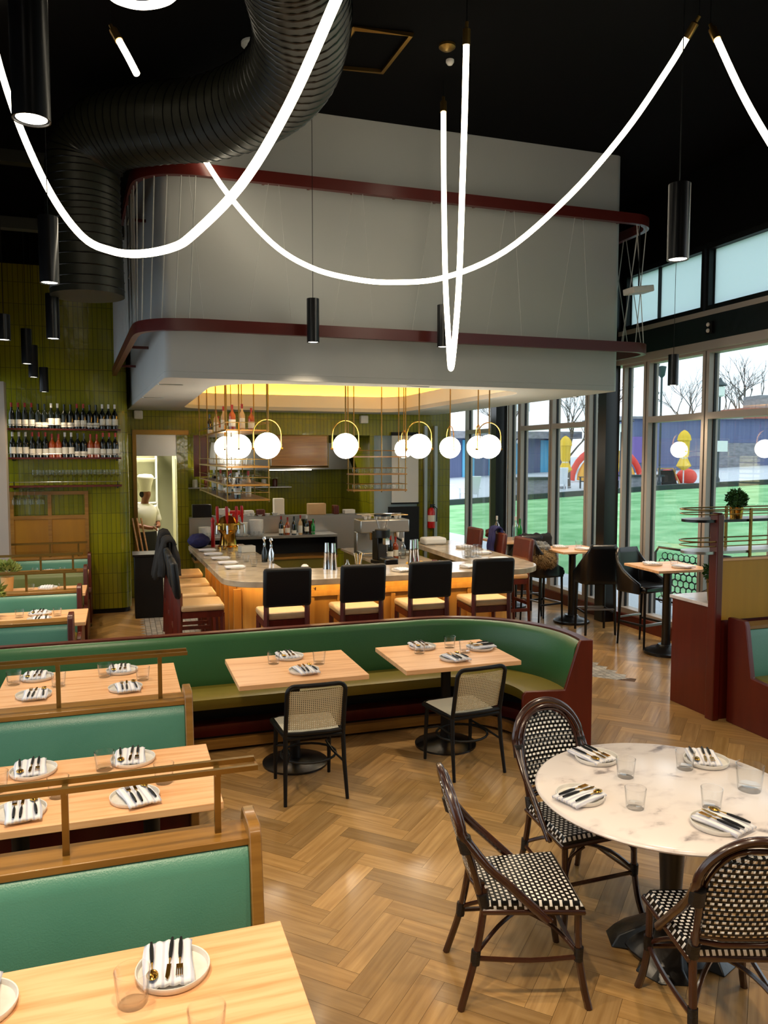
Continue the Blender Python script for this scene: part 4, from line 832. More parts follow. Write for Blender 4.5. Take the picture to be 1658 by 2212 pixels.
# upholstered high chairs and high tables at the windows
def high_chair(x, y, rz, label, group='black high chairs by the windows'):
    t = thing('high_chair', label, 'stool', (x, y, 0), rz, group); z = .74
    obj('seat', B().box(-.22, .22, -.2, .23, z-.05, z+.03), 'satin', t, bevel=.025)
    P = [(-.25, .20, .80), (-.25, .0, .84), (-.245, -.16, .98), (-.22, -.235, 1.13)]
    def sh(u, v):
        a = (u-.5)*2; ww = abs(a); x_ = .245*max(-1, min(1, a*1.35)); back = max(0, (ww-.55)/.45); y_ = -.24+.40*back**1.6-.04*v*(1-back); top = 1.20-.40*back**.8; return (x_, y_, z-.06+(top-z+.06)*v)
    obj('shell_back', B().grid(sh, 20, 8), 'satin', t, mods=(('SOLIDIFY', dict(thickness=.035, offset=0)),), recalc=True)
    for s in (-1, 1):
        obj('leg', B().tube([(s*.19, -.19, z-.04), (s*.20, -.22, 0)], [.024, .016], 4, sq=(1, 1, 0)), 'black', t); obj('leg', B().tube([(s*.19, .19, z-.04), (s*.20, .2, 0)], [.024, .016], 4, sq=(1, 1, 0)), 'black', t)
        obj('stretcher', B().box(s*.195-.008, s*.195+.008, -.2, .19, .28, .305), 'black', t)
    obj('footrest', B().box(-.19, .19, .18, .205, .28, .31), 'steel', t); obj('footrest', B().box(-.19, .19, -.215, -.195, .33, .35), 'steel', t); return t
def high_table(x, y, label, a=.36, rz=0, z=1.05):
    t = thing('high_table', label, 'table', (x, y, 0), rz, 'high tables by the windows'); obj('tabletop', B().box(-a, a, -a, a, z-.03, z), 'oak', t, bevel=.003)
    obj('pedestal', B().lathe([(.0, .1), (.055, .1), (.05, .16), (.05, z-.1), (.07, z-.08), (.16, z-.035), (0, z-.031)], 20), 'iron', t)
    obj('base', B().lathe([(0, 0), (.25, 0), (.25, .03), (.2, .045), (.18, .065), (.12, .075), (.09, .11), (0, .11)], 32), 'iron', t); return t
high_table(6.02, 9.62, 'square oak high table beside the dark window column, further one')
high_table(6.13, 7.72, 'square oak high table by the oxblood cabinet under the windows', .36, R(-4))
high_table(5.75, 10.95, 'square oak high table holding clear water bottles near the entrance')
high_chair(5.98, 8.98, R(-14), 'black high chair turned away, before the high table at the dark column')
high_chair(5.60, 9.72, R(-80), 'black high chair under a heaped fur coat')
high_chair(6.12, 8.15, R(192), 'black high chair with curved shell back tucked behind the high table by the cabinet')
high_chair(6.36, 7.10, R(15), 'black high chair mostly hidden behind the oxblood cabinet')
high_chair(5.65, 10.35, R(-8), 'black high chair holding the dark coats near the entrance')

# ================================================================== BAR AND KITCHEN
bar = thing('bar_counter', 'U shaped bar with a beige stone counter and glowing honey wood front', 'bar', (2.8, 8.6, 0)); bo = (2.8, 8.6, 0)
def corner(cx, cy, r, a0, a1, k=8): return [(cx+r*cos(R(a0+(a1-a0)*i/k)), cy+r*sin(R(a0+(a1-a0)*i/k))) for i in range(k+1)]
OUT = [(.90, 11.5), (.98, 8.5)]+corner(1.46, 8.41, .48, 190, 270)+corner(4.2, 8.43, .5, 270, 350)+[(4.72, 8.6), (4.78, 11.0)]
INN = [(4.08, 11.0), (4.02, 8.72), (1.74, 8.72), (1.68, 11.5)]
obj('counter', loc(B().prism(OUT+INN, 1.005, 1.07), bo), 'barstone', bar, smooth=30, bevel=.006)
FO = [(1.2, 11.4), (1.27, 8.6)]+corner(1.6, 8.56, .32, 190, 270)+corner(4.1, 8.56, .32, 270, 350)+[(4.42, 8.6), (4.48, 10.95)]
FI = [(4.38, 10.95), (4.32, 8.7), (4.0, 8.36), (1.7, 8.36), (1.37, 8.7), (1.3, 11.4)]
obj('front', loc(B().prism(FO+FI, .06, 1.005), bo), 'barwood', bar, smooth=30)
obj('kick', loc(B().prism([(1.25, 11.4), (1.32, 8.6), (1.6, 8.3), (4.1, 8.3), (4.38, 8.6), (4.4, 10.95), (4.3, 10.95), (4.28, 8.7), (1.4, 8.7), (1.33, 11.4)], 0, .06), bo), 'black', bar, smooth=0)
pn = B()
for x in [1.62+i*.31 for i in range(9)]: pn.box(x-.025, x+.025, 8.215, 8.245, .1, .86)
pn.box(1.6, 4.1, 8.205, 8.245, .84, .90).box(1.6, 4.1, 8.21, 8.245, .10, .16)
for y in [8.8+i*.36 for i in range(8)]: pn.box(1.17-(y-8.8)*.023, 1.25, y-.025, y+.025, .1, .86)
obj('stile', loc(pn, bo), 'barwood', bar, smooth=0)
ledp = [(1.08, 11.3), (1.15, 8.6)]+corner(1.55, 8.5, .40, 190, 270)+corner(4.15, 8.5, .40, 270, 350)+[(4.58, 8.7), (4.62, 10.9)]
obj('counter_light', loc(B().tube([(a, q, .995) for a, q in ledp], .009, 6), bo), 'barled', bar)
hk = B()
for x in (1.95, 2.6, 3.25): hk.tube([(x, 8.2, .93), (x, 8.14, .92), (x, 8.13, .95)], .006, 6)
obj('bag_hook', loc(hk, bo), 'satin', bar)
ib = thing('inner_counter', 'lower working counter behind the window side of the bar', 'counter', (3.55, 10.1, 0)); obj('body', B().box(-.38, .38, -1.2, 1.3, 0, .93), 'olive', ib); obj('worktop', B().box(-.42, .40, -1.22, 1.32, .93, .96), 'barstone', ib)
bc = thing('back_counter', 'grey topped back counter with dark open shelves below the pass', 'counter', (2.3, 13.2, 0)); obj('body', B().box(-1.15, 1.15, -.2, .28, 0, .62), 'olive', bc); obj('worktop', B().box(-1.2, 1.2, -.27, .3, .98, 1.02), 'steel', bc)
obj('shelf', B().box(-1.2, 1.2, -.25, .28, .62, .66), 'oakdark', bc); obj('shelf_back', B().box(-1.2, 1.2, .24, .28, .66, .98), 'black', bc)
for x in (-1.19, 1.16): obj('side', B().box(x, x+.03, -.25, .28, .66, .98), 'black', bc)
# bottles, glasses and shelves
def bottle_proto(h, r, nr, m, lab, cap, kind):
    s = h/.32
    body = B().lathe([(0, 0), (r, 0), (r, .17*s), (r*.93, .195*s), (nr*1.1, .235*s), (nr, .25*s), (nr, h), (0, h)], 14)
    return body, B().lathe([(r+.0008, lab[0]*s), (r+.0008, lab[1]*s)], 14), B().lathe([(nr+.001, h-.055*s), (nr+.0015, h), (0, h+.001)], 12), m, cap
def bottle(loc_, label, kind=0, group=None, first={}):
    if kind in first: o = dup(first[kind], loc_, 0, label, group); o.scale = (1, 1, 1); return o
    body, lab, cap, m, cm = [bottle_proto(.32, .038, .014, 'bottleglass', (.03, .11), 'foil', 0), bottle_proto(.32, .038, .014, 'bottleglass', (.05, .13), 'foilw', 1), bottle_proto(.31, .041, .014, 'bottleglass', (.02, .08), 'bottleglass', 2), bottle_proto(.30, .042, .014, 'amber', (.04, .13), 'foil', 3), bottle_proto(.28, .04, .013, 'clearglass', (.0, .001), 'foilw', 4), bottle_proto(.26, .036, .013, 'greenglass', (.04, .05), 'greenglass', 5), bottle_proto(.33, .036, .014, 'tan', (.03, .15), 'foil', 6)][kind]
    t = thing('bottle', label, 'bottle', loc_, 0, group); obj('glass_body', body, m, t); obj('paper_label', lab, 'paper', t); obj('bottle_cap', cap, cm, t); first[kind] = t; return t
for z, lb in ((2.74, 'upper wine shelf on the olive tiled wall'), (2.33, 'lower wine shelf on the olive tiled wall'), (1.93, 'thin shelf holding stemmed glasses under the wine shelves')):
    t = thing('wall_shelf', lb, 'shelf', (-.72, 12.235, z)); d = .12 if z > 2 else .09
    obj('board', B().box(-.78, .74, -d, .12, -.025, 0), 'redbrown', t); obj('rail', B().tube([(-.78, -d+.01, .05), (.74, -d+.01, .05)], .004, 6), 'steel', t)
    for x in (-.7, .68): obj('bracket', B().box(x-.01, x+.01, -d+.02, .12, -.05, -.025).box(x-.006, x+.006, -d+.005, -d+.015, 0, .055), 'satin', t)
ordn = 'first second third fourth fifth sixth seventh eighth ninth tenth eleventh twelfth thirteenth fourteenth fifteenth sixteenth seventeenth eighteenth'.split()
KT = [0, 0, 0, 0, 2, 2, 1, 1, 2, 2, 0, 0, 2, 2, 1, 1, 1]
for r_, z in enumerate((2.74, 2.33)):
    for i in range(17):
        k = KT[i] if r_ == 0 else [1, 1, 1, 0, 0, 0, 3, 3, 1, 1, 2, 2, 3, 3, 0, 0, 0][i]
        bottle((-1.43+i*.0858, 12.22, z), 'wine bottle on the %s shelf, %s from the booth window end' % (('upper', 'lower')[r_], ordn[i]), k, 'wine bottles on the %s shelf' % ('upper', 'lower')[r_]).scale = (1.08, 1.08, 1.12)
def goblet(loc_, label, group, s=1, first={}):
    if 'g' in first: o = dup(first['g'], loc_, 0, label, group)
    else:
        b = B().lathe([(0, 0), (.033, .002), (.004, .008), (.004, .08), (.02, .09), (.036, .12), (.034, .17), (.032, .17), (.033, .12), (0, .088)], 14)
        o = obj('wine_glass', b, 'glass'); o.location = loc_; tag(o, label, 'glass', group); first['g'] = o
    o.scale = (s, s, s); return o
def rocks(loc_, label, group, s=1, first={}):
    if 'g' in first: o = dup(first['g'], loc_, 0, label, group)
    else:
        b = B().lathe([(0, 0), (.038, 0), (.041, .004), (.050, .096), (.0475, .096), (.039, .022), (0, .020)], 28); o = obj('tumbler', b, 'glass'); o.location = loc_; tag(o, label, 'glass', group); first['g'] = o
    o.scale = (s, s, s); return o
for i in range(14): goblet((-1.15+i*.086, 12.22, 1.93), 'stemmed glass on the thin shelf, %s from the booth window end' % ordn[i], 'glasses on the thin wall shelf', 1.3)
for i in range(5):
    o = goblet((-1.42+i*.085, 12.22, 1.88), 'upside down stemmed glass hanging below the thin shelf, %s from the booth window' % ordn[i], 'hanging glasses on the wine wall', 1.3); o.rotation_euler = (pi, 0, 0)
# hanging brass racks
def rack(x0, x1, y0, y1, levels, rods, label, top=3.66):
    cx, cy = (x0+x1)/2, (y0+y1)/2; t = thing('hanging_rack', label, 'rack', (cx, cy, levels[0]))
    for z in levels:
        z -= levels[0]; s = obj('shelf', B().box(x0-cx, x1-cx, y0-cy, y1-cy, z-.012, z+.008), 'oakdark', t); P = [(x0-cx, y0-cy, z+.09), (x1-cx, y0-cy, z+.09), (x1-cx, y1-cy, z+.09), (x0-cx, y1-cy, z+.09)]
        obj('guard_rail', B().tube(P, .005, 6, closed=True), 'brass', s)
    for x, y in rods: obj('rod', B().tube([(x-cx, y-cy, -.03), (x-cx, y-cy, top-levels[0])], .008, 6), 'brass', t)
    return t
rack(1.20, 1.72, 9.5, 12.9, (1.82, 2.0, 2.22, 2.66), [(x, y) for x in (1.21, 1.71) for y in (9.52, 10.6, 11.7, 12.88)], 'tall hanging brass rack of bottles and glasses over the booth side counter')
rack(3.25, 4.1, 11.15, 11.5, (1.84, 2.08, 2.34), [(x, y) for x in (3.27, 4.08) for y in (11.17, 11.48)]+[(3.7, 11.17)], 'hanging brass rack of glasses at the window side of the bar')
for i in range(11): bottle((1.30+.16*(i % 3), 9.68+i*.28, 2.668), 'spirit bottle on the top of the tall hanging rack, %s from the booths' % ordn[i], (3, 6, 3, 6, 2)[i % 5], 'spirit bottles on the hanging rack')
for z in (2.008, 2.228):
    for i in range(11): rocks((1.28+.12*(i % 4), 9.62+i*.29, z), 'small glass on the %s level of the tall hanging rack, %s from the booths' % ('second' if z < 2.1 else 'third', ordn[i]), 'glasses on the tall hanging rack', .95)
for i in range(7): bottle((1.36+.2*(i % 2), 9.75+i*.42, 1.828), 'pale labelled bottle on the lowest level of the tall hanging rack, %s from the booths' % ordn[i], (1, 6, 0)[i % 3], 'bottles low on the hanging rack')
for z in (1.848, 2.088):
    for i in range(9): rocks((3.32+i*.09, 11.3, z), 'glass on the %s level of the window side hanging rack, %s from the kitchen side' % ('lowest' if z < 2 else 'middle', ordn[i]), 'glasses on the window side rack', .8)
# things on the counter
bt = thing('beer_tower', 'polished brass beer tower with red tap handles on the booth side counter', 'beer tap', (1.40, 11.0, 1.07), R(-20))
obj('tower', B().lathe([(0, 0), (.15, 0), (.15, .03), (.12, .05), (.10, .2), (.13, .25), (.17, .27), (.17, .36), (.14, .38), (.10, .43), (.03, .46), (.02, .5), (0, .51)], 28), 'gold', bt)
for i in range(4):
    a = R(-60+40*i-60); x, y = .19*cos(a), .19*sin(a); obj('spout', B().tube([(x*.8, y*.8, .33), (x*1.15, y*1.15, .33), (x*1.2, y*1.2, .22)], .012, 8), 'chrome', bt)
    hd = obj('tap_handle', B().lathe([(.008, 0), (.012, .02), (.02, .08), (.022, .22), (.015, .24), (0, .245)], 12, TR(x*1.05, y*1.05, .36, rx=R(8))), 'redpaint', bt)
def lathe_thing(name, label, cat, pos, prof, m, n=20, group=None, **k): o = obj(name, B().lathe(prof, n), m, **k); o.location = pos; return tag(o, label, cat, group)
lathe_thing('pepper_mill', 'tall red wooden pepper mill at the kitchen end of the counter', 'pepper mill', (1.22, 11.25, 1.07), [(0, 0), (.03, 0), (.028, .1), (.022, .2), (.03, .3), (.02, .33), (.032, .37), (.02, .41), (0, .42)], 'redpaint')
for i, (x, y) in enumerate(((1.69, 9.42), (1.74, 9.25))):
    t = thing('oil_bottle', ('dark bottle with a steel pourer on the booth side counter', 'steel bodied pourer bottle beside the dark pourer bottle')[i], 'bottle', (x-.06, y, 1.07)); obj('bottle_body', B().lathe([(0, 0), (.036, 0), (.036, .13), (.014, .19), (.014, .2), (0, .2)], 16), ('bottleglass', 'chrome')[i], t)
    obj('pourer', B().lathe([(.016, .19), (.018, .22), (.01, .25), (.024, .28), (.012, .31), (0, .315)], 12), 'chrome', t)
def tins(x, y, lb): lathe_thing('shaker_tin', lb, 'shaker', (x, y, 1.07), [(0, 0), (.045, 0), (.043, .02), (.03, .17), (.032, .18), (.03, .2), (.026, .30), (0, .30)], 'chrome')
tins(2.20, 8.62, 'stacked steel cocktail shaker behind the second front stool'); tins(2.26, 8.55, 'second steel cocktail shaker close beside the first one'); tins(3.22, 8.6, 'stacked steel cocktail shaker behind the fourth front stool'); tins(3.29, 8.64, 'steel cocktail shaker beside the stacked glasses')
lathe_thing('garnish_ball', 'round white ribbed candle holder on the front counter', 'candle', (1.93, 8.55, 1.07), [(0, 0), (.03, 0), (.045, .03), (.04, .06), (.02, .075), (0, .075)], 'ceramic')
lathe_thing('bitters_bottle', 'small clear dasher bottle on the front counter beside the straws', 'bottle', (2.38, 8.40, 1.07), [(0, 0), (.028, 0), (.03, .07), (.012, .1), (.012, .13), (0, .13)], 'clearglass')
t = thing('straw_cup', 'glass cup of gold straws and picks on the front counter', 'cup', (2.56, 8.58, 1.07)); obj('cup', B().lathe([(0, 0), (.035, 0), (.045, .1), (.043, .1), (.033, .006), (0, .006)], 18), 'glass', t)
for i in range(10): a = i*2.4; obj('straw', B().tube([(.012*cos(a), .012*sin(a), .008), (.05*cos(a), .05*sin(a), .17)], .003, 5), ('gold', 'outwhite')[i % 2], t)
gr = thing('coffee_grinder', 'tall black coffee grinder with a clear hopper behind the bar', 'grinder', (3.18, 9.6, .96), R(15)); obj('grinder_body', B().box(-.09, .09, -.13, .13, 0, .05).box(-.07, .07, -.02, .12, .05, .42).lathe([(0, .34), (.10, .34), (.10, .45), (0, .45)], 20, None, (0, -.02, 0)), 'satin', gr, bevel=.008)
obj('hopper', B().lathe([(.05, .45), (.105, .62), (.10, .62), (.047, .452)], 20, None, (0, -.02, 0)), 'glass', gr); obj('hopper_lid', B().lathe([(0, .62), (.112, .62), (.112, .645), (0, .65)], 20, None, (0, -.02, 0)), 'satin', gr); obj('spout', B().box(-.03, .03, -.14, -.06, .26, .34), 'chrome', gr)
em = thing('espresso_machine', 'steel espresso machine with cups on top behind the coffee grinder', 'coffee machine', (3.5, 10.5, .96), R(0)); obj('machine_body', B().box(-.36, .36, -.1, .25, .32, .5).box(-.36, .36, .1, .25, .03, .32).box(-.36, .36, -.22, .25, 0, .06), 'steel', em, bevel=.015)
for x in (-.18, .18): obj('group_head', B().lathe([(0, .22), (.035, .22), (.045, .32), (0, .32)], 16, None, (x, -.05, 0)), 'chrome', em); obj('portafilter', B().tube([(x, -.06, .24), (x, -.25, .22)], .016, 8), 'black', em)
obj('cup_rail', B().tube([(-.34, -.08, .56), (.34, -.08, .56), (.34, .23, .56), (-.34, .23, .56)], .007, 6, closed=True), 'chrome', em)
for i in range(8): lathe_thing('espresso_cup', 'white cup on the espresso machine, %s along' % ordn[i], 'cup', (3.24+i*.075, 10.5+.06*(i % 2), 1.462), [(0, 0), (.02, 0), (.033, .055), (.03, .055), (.018, .006), (0, .006)], 'ceramic', 14, 'cups on the espresso machine')
kf = obj('knock_box', B().box(-.09, .09, -.12, .12, 0, .13, TR(0, 0, 0, rx=R(0))), 'satin', bevel=.02); kf.location = (3.14, 9.2, .96); tag(kf, 'low black knock box in front of the coffee grinder', 'box')
fb_ = thing('fruit_board', 'wooden board of orange citrus behind the bar front', 'board', (3.42, 9.05, .96)); obj('board', B().box(-.13, .13, -.09, .09, 0, .02), 'oakdark', fb_)
for i in range(4): lathe_thing('citrus', 'orange citrus on the wooden board, %s one' % ordn[i], 'fruit', (3.34+.06*i, 9.04+.03*(i % 2), .98), [(0, 0), (.025, .005), (.036, .035), (.025, .065), (0, .07)], 'orangeplastic', 14, 'citrus on the board')
for i in range(9): rocks((3.74+.075*(i % 3), 8.98+.08*(i//3), 1.07) if i < 6 else (3.77+.075*(i % 3), 9.02, 1.162), 'stacked tumbler near the window side shaker, %s of the stack' % ordn[i], 'stacked tumblers on the bar', 1.05) if False else None
for i in range(12): rocks((4.12+.08*(i % 3), 9.0+.085*((i//3) % 2), 1.07+.078*(i//6)), 'tumbler in the two layer stack on the window side counter, %s' % ordn[i], 'stacked tumblers on the bar', .8)
tw = obj('folded_towel', B().box(-.17, .17, -.12, .12, 0, .10), 'chefwhite', bevel=.03); tw.location = (4.3, 10.6, 1.07); tag(tw, 'folded white towel on the window side counter by the kitchen', 'towel')
nb = obj('napkin_box', B().box(-.1, .1, -.07, .07, 0, .085), 'paper', bevel=.006); nb.location = (1.58, 10.5, 1.07); nb.rotation_euler = (0, 0, .2); tag(nb, 'pale paper box beside the brass beer tower', 'box')
for i, (x, y) in enumerate(((3.42, 8.4), (3.52, 8.42), (3.47, 8.5))): lathe_thing('dark_jar', 'dark red candle jar on the front counter, %s of the little group' % ordn[i], 'jar', (x, y, 1.07), [(0, 0), (.03, 0), (.032, .06), (.03, .065), (0, .06)], ('redpaint', 'bottleglass', 'redbrown')[i], 14, 'candle jars')
# back counter and pass
for i, (x, h, r, m, lb) in enumerate(((1.3, .16, .10, 'ceramic', 'stack of white bowls'), (1.9, .22, .11, 'ceramic', 'tall stack of white plates'), (2.15, .26, .12, 'ceramic', 'tallest stack of white plates'), (2.6, .14, .06, 'oak', 'wooden knife block'), (2.95, .25, .05, 'bottleglass', 'dark bottle'), (3.1, .22, .06, 'redbrown', 'brown jug'))):
    lathe_thing('crockery', lb+' standing on the grey back counter below the pass', 'crockery', (x, 13.2, 1.02), [(0, 0), (r*.8, 0), (r, h*.5), (r, h), (r*.9, h), (0, h-.01)], m)
for i, (x, m, w, h, lb) in enumerate(((1.3, 'satin', .16, .22, 'black appliance'), (1.65, 'ceramic', .12, .14, 'pile of small plates'), (1.85, 'redpaint', .1, .1, 'red tub'), (2.1, 'ceramic', .08, .1, 'white tub'), (2.3, 'redbrown', .07, .11, 'brown glass jar'), (2.62, 'paper', .09, .3, 'tall white carton'), (3.3, 'tan', .16, .2, 'printed paper bag'), (3.65, 'redbrown', .05, .16, 'brown bottle'), (3.9, 'ceramic', .1, .08, 'white dish stack'))):
    o = obj('pass_item', B().box(-w, w, -.08, .08, 0, h), m, bevel=.012); o.location = (x, 13.66, 1.31); o['label'] = lb+' on the steel pass shelf'; o['category'] = 'container'; o.name = lb.replace(' ', '_')
for i in range(10): lathe_thing('soup_plate', 'small white dish in the row on the steel pass shelf, %s from the doorway' % ordn[i], 'plate', (1.5+i*.13, 13.60, 1.31), [(0, 0), (.03, 0), (.055, .03+.012*(i % 3)), (.05, .03+.012*(i % 3)), (0, .012)], 'ceramic', 14, 'dishes on the pass')
for i in range(12): rocks((1.28+i*.085, 13.05, 1.02), 'glass in the row on the grey back counter, %s from the beer tower' % ordn[i], 'glasses on the back counter', .8)
for i in range(6): bottle((2.55+i*.11, 13.08, 1.02), 'bottle on the grey back counter, %s of the row' % ordn[i], (0, 3, 2, 6, 1, 5)[i], 'bottles on the back counter')
for i in range(5): bottle((3.25+i*.09, 9.98+.05*(i % 2), .96), 'bottle behind the coffee grinder, %s of the row' % ordn[i], (5, 4, 0, 3, 4)[i], 'bottles behind the grinder')
hd = thing('extractor_hood', 'wide steel extractor hood with brown panels above the kitchen pass', 'hood', (2.9, 14.9, 2.1)); obj('hood_body', B().add([(-1.4, -.5, 0), (1.3, -.5, 0), (1.3, .5, 0), (-1.4, .5, 0), (-1.3, -.1, .5), (1.2, -.1, .5), (1.2, .5, .5), (-1.3, .5, .5)], [(0, 1, 2, 3), (4, 5, 6, 7), (0, 1, 5, 4), (1, 2, 6, 5), (2, 3, 7, 6), (3, 0, 4, 7)]), 'steel', hd)
obj('flue', B().box(-.35, .35, .0, .45, .5, .955), 'steel', hd); obj('lamp_bar', B().box(-.3, .5, -.46, -.43, -.015, 0), 'lens', hd)
sh = thing('roller_shutter', 'brown metal shutter panel in the upper pass opening', 'shutter', (3.0, 13.66, 2.1)); obj('panel', B().box(-.5, .5, -.01, .01, .08, .6), 'oakdark', sh); obj('frame', B().tube([(-.52, 0, .06), (.52, 0, .06), (.52, 0, .61), (-.52, 0, .61)], .02, 4, closed=True), 'brass', sh)
pb = thing('pin_board', 'dark red panel hanging beside the doorway in the pass', 'panel', (1.3, 13.66, 2.0)); obj('panel', B().box(-.12, .14, -.015, .015, 0, .7), 'redbrown', pb)
os_ = thing('order_shelf', 'wall shelf of small jars behind the pass', 'shelf', (2.2, 15.45, 1.75)); obj('board', B().box(-1.0, 1.0, -.15, .14, -.02, 0), 'steel', os_)
for i in range(8): lathe_thing('spice_jar', 'small jar on the wall shelf behind the pass, %s from the doorway' % ordn[i], 'jar', (1.35+i*.22, 15.42, 1.75), [(0, 0), (.05, 0), (.05, .13), (.04, .15), (0, .15)], ('ceramic', 'redbrown', 'tan')[i % 3], 12, 'spice jars')
ps = thing('projection_screen', 'white pull down screen in the narrow opening beside the pass', 'screen', (4.95, 13.55, 1.5)); obj('sheet', B().box(-.27, .25, -.006, .0, 0, 1.22), 'screen', ps); obj('bottom_bar', B().box(-.28, .26, -.012, .006, -.03, 0), 'black', ps); obj('case', B().box(-.28, .26, -.03, .02, 1.22, 1.28), 'black', ps)
bp_ = obj('window_1x', B().box(4.36, 5.22, 13.66, 13.68, 0, 2.72), 'frost'); bp_.name = 'window_30'; bp_['kind'] = 'structure'
struct('trim_6', B().box(4.64, 5.22, 13.56, 13.64, 0, 1.42), 'black', smooth=0)
fe = thing('fire_extinguisher', 'red fire extinguisher hanging on the tiled wall by the entrance', 'fire extinguisher', (5.44, 13.5, 1.02)); obj('cylinder', B().lathe([(0, 0), (.065, 0), (.07, .02), (.07, .3), (.05, .36), (.02, .38), (0, .38)], 20), 'redpaint', fe); obj('valve', B().lathe([(0, .38), (.02, .38), (.02, .42), (0, .42)], 10).box(-.02, .07, -.01, .01, .42, .44), 'satin', fe); obj('hose', B().tube([(.02, -.03, .42), (.09, -.05, .36), (.085, -.05, .12)], .01, 6), 'black', fe); obj('paper_label', B().lathe([(.0708, .12), (.0708, .24)], 20), 'paper', fe)
st_ = obj('steel_post', B().box(5.30, 5.36, 13.5, 13.58, 0, 2.9).box(5.5, 5.56, 13.5, 13.58, 0, 2.9), 'steel', smooth=0); tag(st_, 'pair of slim steel door posts behind the fire extinguisher', 'post')
for i, (x, z) in enumerate(((.30, 3.02), (4.15, 3.0))): tag(obj('wall_speaker', B().box(x-.07, x+.07, 13.48, 13.6, z-.07, z+.07), 'ceramic', bevel=.015), 'small white corner speaker under the soffit, %s end' % ('wine wall', 'entrance')[i], 'speaker')
# chef in the passage
def person():
    t = thing('person', 'person in white chef jacket, tall white hat and dark apron, hands together', 'person', (.40, 14.75, 0), R(35))   # faces -y locally
    V = [((0, 0, .95), .15, -1), ((0, .01, 1.15), .14, 0), ((0, .01, 1.36), .16, 1), ((0, 0, 1.47), .075, 2), ((0, -.02, 1.56), .058, 3), ((0, -.05, 1.66), .098, 4), ((0, -.04, 1.76), .09, 5),
         ((-.10, 0, .88), .11, 0), ((-.11, -.02, .5), .075, 7), ((-.11, .02, .09), .05, 8), ((-.12, -.13, .04), .04, 9), ((.10, 0, .88), .11, 0), ((.11, -.02, .5), .075, 11), ((.11, .02, .09), .05, 12), ((.12, -.13, .04), .04, 13),
         ((-.19, .01, 1.40), .07, 2), ((-.26, -.02, 1.14), .05, 15), ((-.10, -.24, 1.08), .038, 16), ((-.02, -.29, 1.07), .03, 17), ((.19, .01, 1.40), .07, 2), ((.26, -.02, 1.14), .05, 19), ((.12, -.24, 1.10), .038, 20), ((.04, -.29, 1.09), .03, 21), ((0, -.15, 1.65), .028, 5)]
    me = bpy.data.meshes.new('body'); me.from_pydata([v[0] for v in V], [(i, v[2]) for i, v in enumerate(V) if v[2] >= 0], []); o = bpy.data.objects.new('body', me); COL.objects.link(o); o.parent = t
    bm = bmesh.new(); bm.from_mesh(me); lay = bm.verts.layers.skin.verify(); bm.verts.ensure_lookup_table()
    for i, v in enumerate(V): bm.verts[i][lay].radius = (v[1], v[1]); bm.verts[i][lay].use_root = i == 0
    bm.to_mesh(me); bm.free(); o.modifiers.new('skin', 'SKIN').use_smooth_shade = True; d = o.modifiers.new('sub', 'SUBSURF'); d.levels = 2; d.render_levels = 2; me.materials.append(MT['skin'])
    jk = B().lathe([(.17, .82), (.19, 1.0), (.19, 1.2), (.215, 1.38), (.15, 1.47), (.08, 1.50), (.06, 1.49)], 24); jk.v = [(x*1.12, y*.82+.005, z) for x, y, z in jk.v]
    for s in (-1, 1): jk.tube(spline([(s*.17, .01, 1.42), (s*.235, .0, 1.3), (s*.26, -.02, 1.17)], 4), [.09]*4+[.08]*4+[.075], 12)
    obj('jacket', jk, 'chefwhite', t, smooth=70)
    ap = B().lathe([(.21, .35), (.215, .6), (.2, .98), (.195, 1.0)], 20); ap.v = [(x*1.12, y*.85, z) for x, y, z in ap.v]; obj('apron', ap, 'blackcloth', t, smooth=70)
    hb = B().lathe([(.098, 1.715), (.102, 1.80), (.14, 1.93), (.15, 1.98), (.11, 2.02), (0, 2.03)], 20); hb.v = [(x, y-.035, z) for x, y, z in hb.v]; obj('hat', hb, 'chefwhite', t, smooth=70)
    hr = B().ell((0, -.01, 1.665), (.098, .085, .075), 14, 8); obj('hair', hr, 'blackcloth', t)
    for s in (-1, 1):
        obj('hand_fingers', B().tube([(s*.03, -.29, 1.08), (s*.01, -.33, 1.06), (s*-.005, -.345, 1.035)], [.012, .01, .007], 6).tube([(s*.02, -.295, 1.065), (s*.0, -.33, 1.045), (s*-.012, -.34, 1.02)], [.012, .01, .007], 6).tube([(s*.04, -.285, 1.10), (s*.02, -.32, 1.10)], [.012, .008], 6), 'skin', t)
        obj('trouser_leg', B().tube([(s*.10, 0, .9), (s*.11, -.02, .5), (s*.11, .02, .1)], [.13, .095, .08], 12), 'blackcloth', t); obj('shoe', B().ell((s*.115, -.06, .045), (.055, .13, .05), 12, 8), 'satin', t)
person()
kr = thing('kitchen_rack', 'white shelving with papers behind the chef at the end of the passage', 'shelving', (.2, 16.9, 0))
for z in (.4, .9, 1.4, 1.9, 2.3): obj('shelf', B().box(-.5, .5, -.2, .2, z-.015, z), 'outwhite', kr)
for x in (-.5, .5): obj('upright', B().box(x-.015, x+.015, -.2, .2, 0, 2.5), 'outwhite', kr)
for i in range(3): lathe_thing('wooden_pole', 'pale wooden broom pole leaning in the kitchen doorway, %s' % ordn[i], 'pole', (.38+.07*i, 13.45, .0), [(0, 0), (.014, 0), (.014, 1.35), (0, 1.35)], 'oak', 8, 'broom poles').rotation_euler = (R(-4), R(-9), 0)
sg = thing('strip_curtain', 'dark hanging coats and clear strips at the passage side', 'curtain', (.93, 14.0, 0)); obj('strips', B().box(-.03, .03, -.2, .05, .2, 2.3), 'glass', sg); obj('dark_fabric', B().box(-.02, .045, -.24, -.2, .3, 2.2), 'blackcloth', sg)
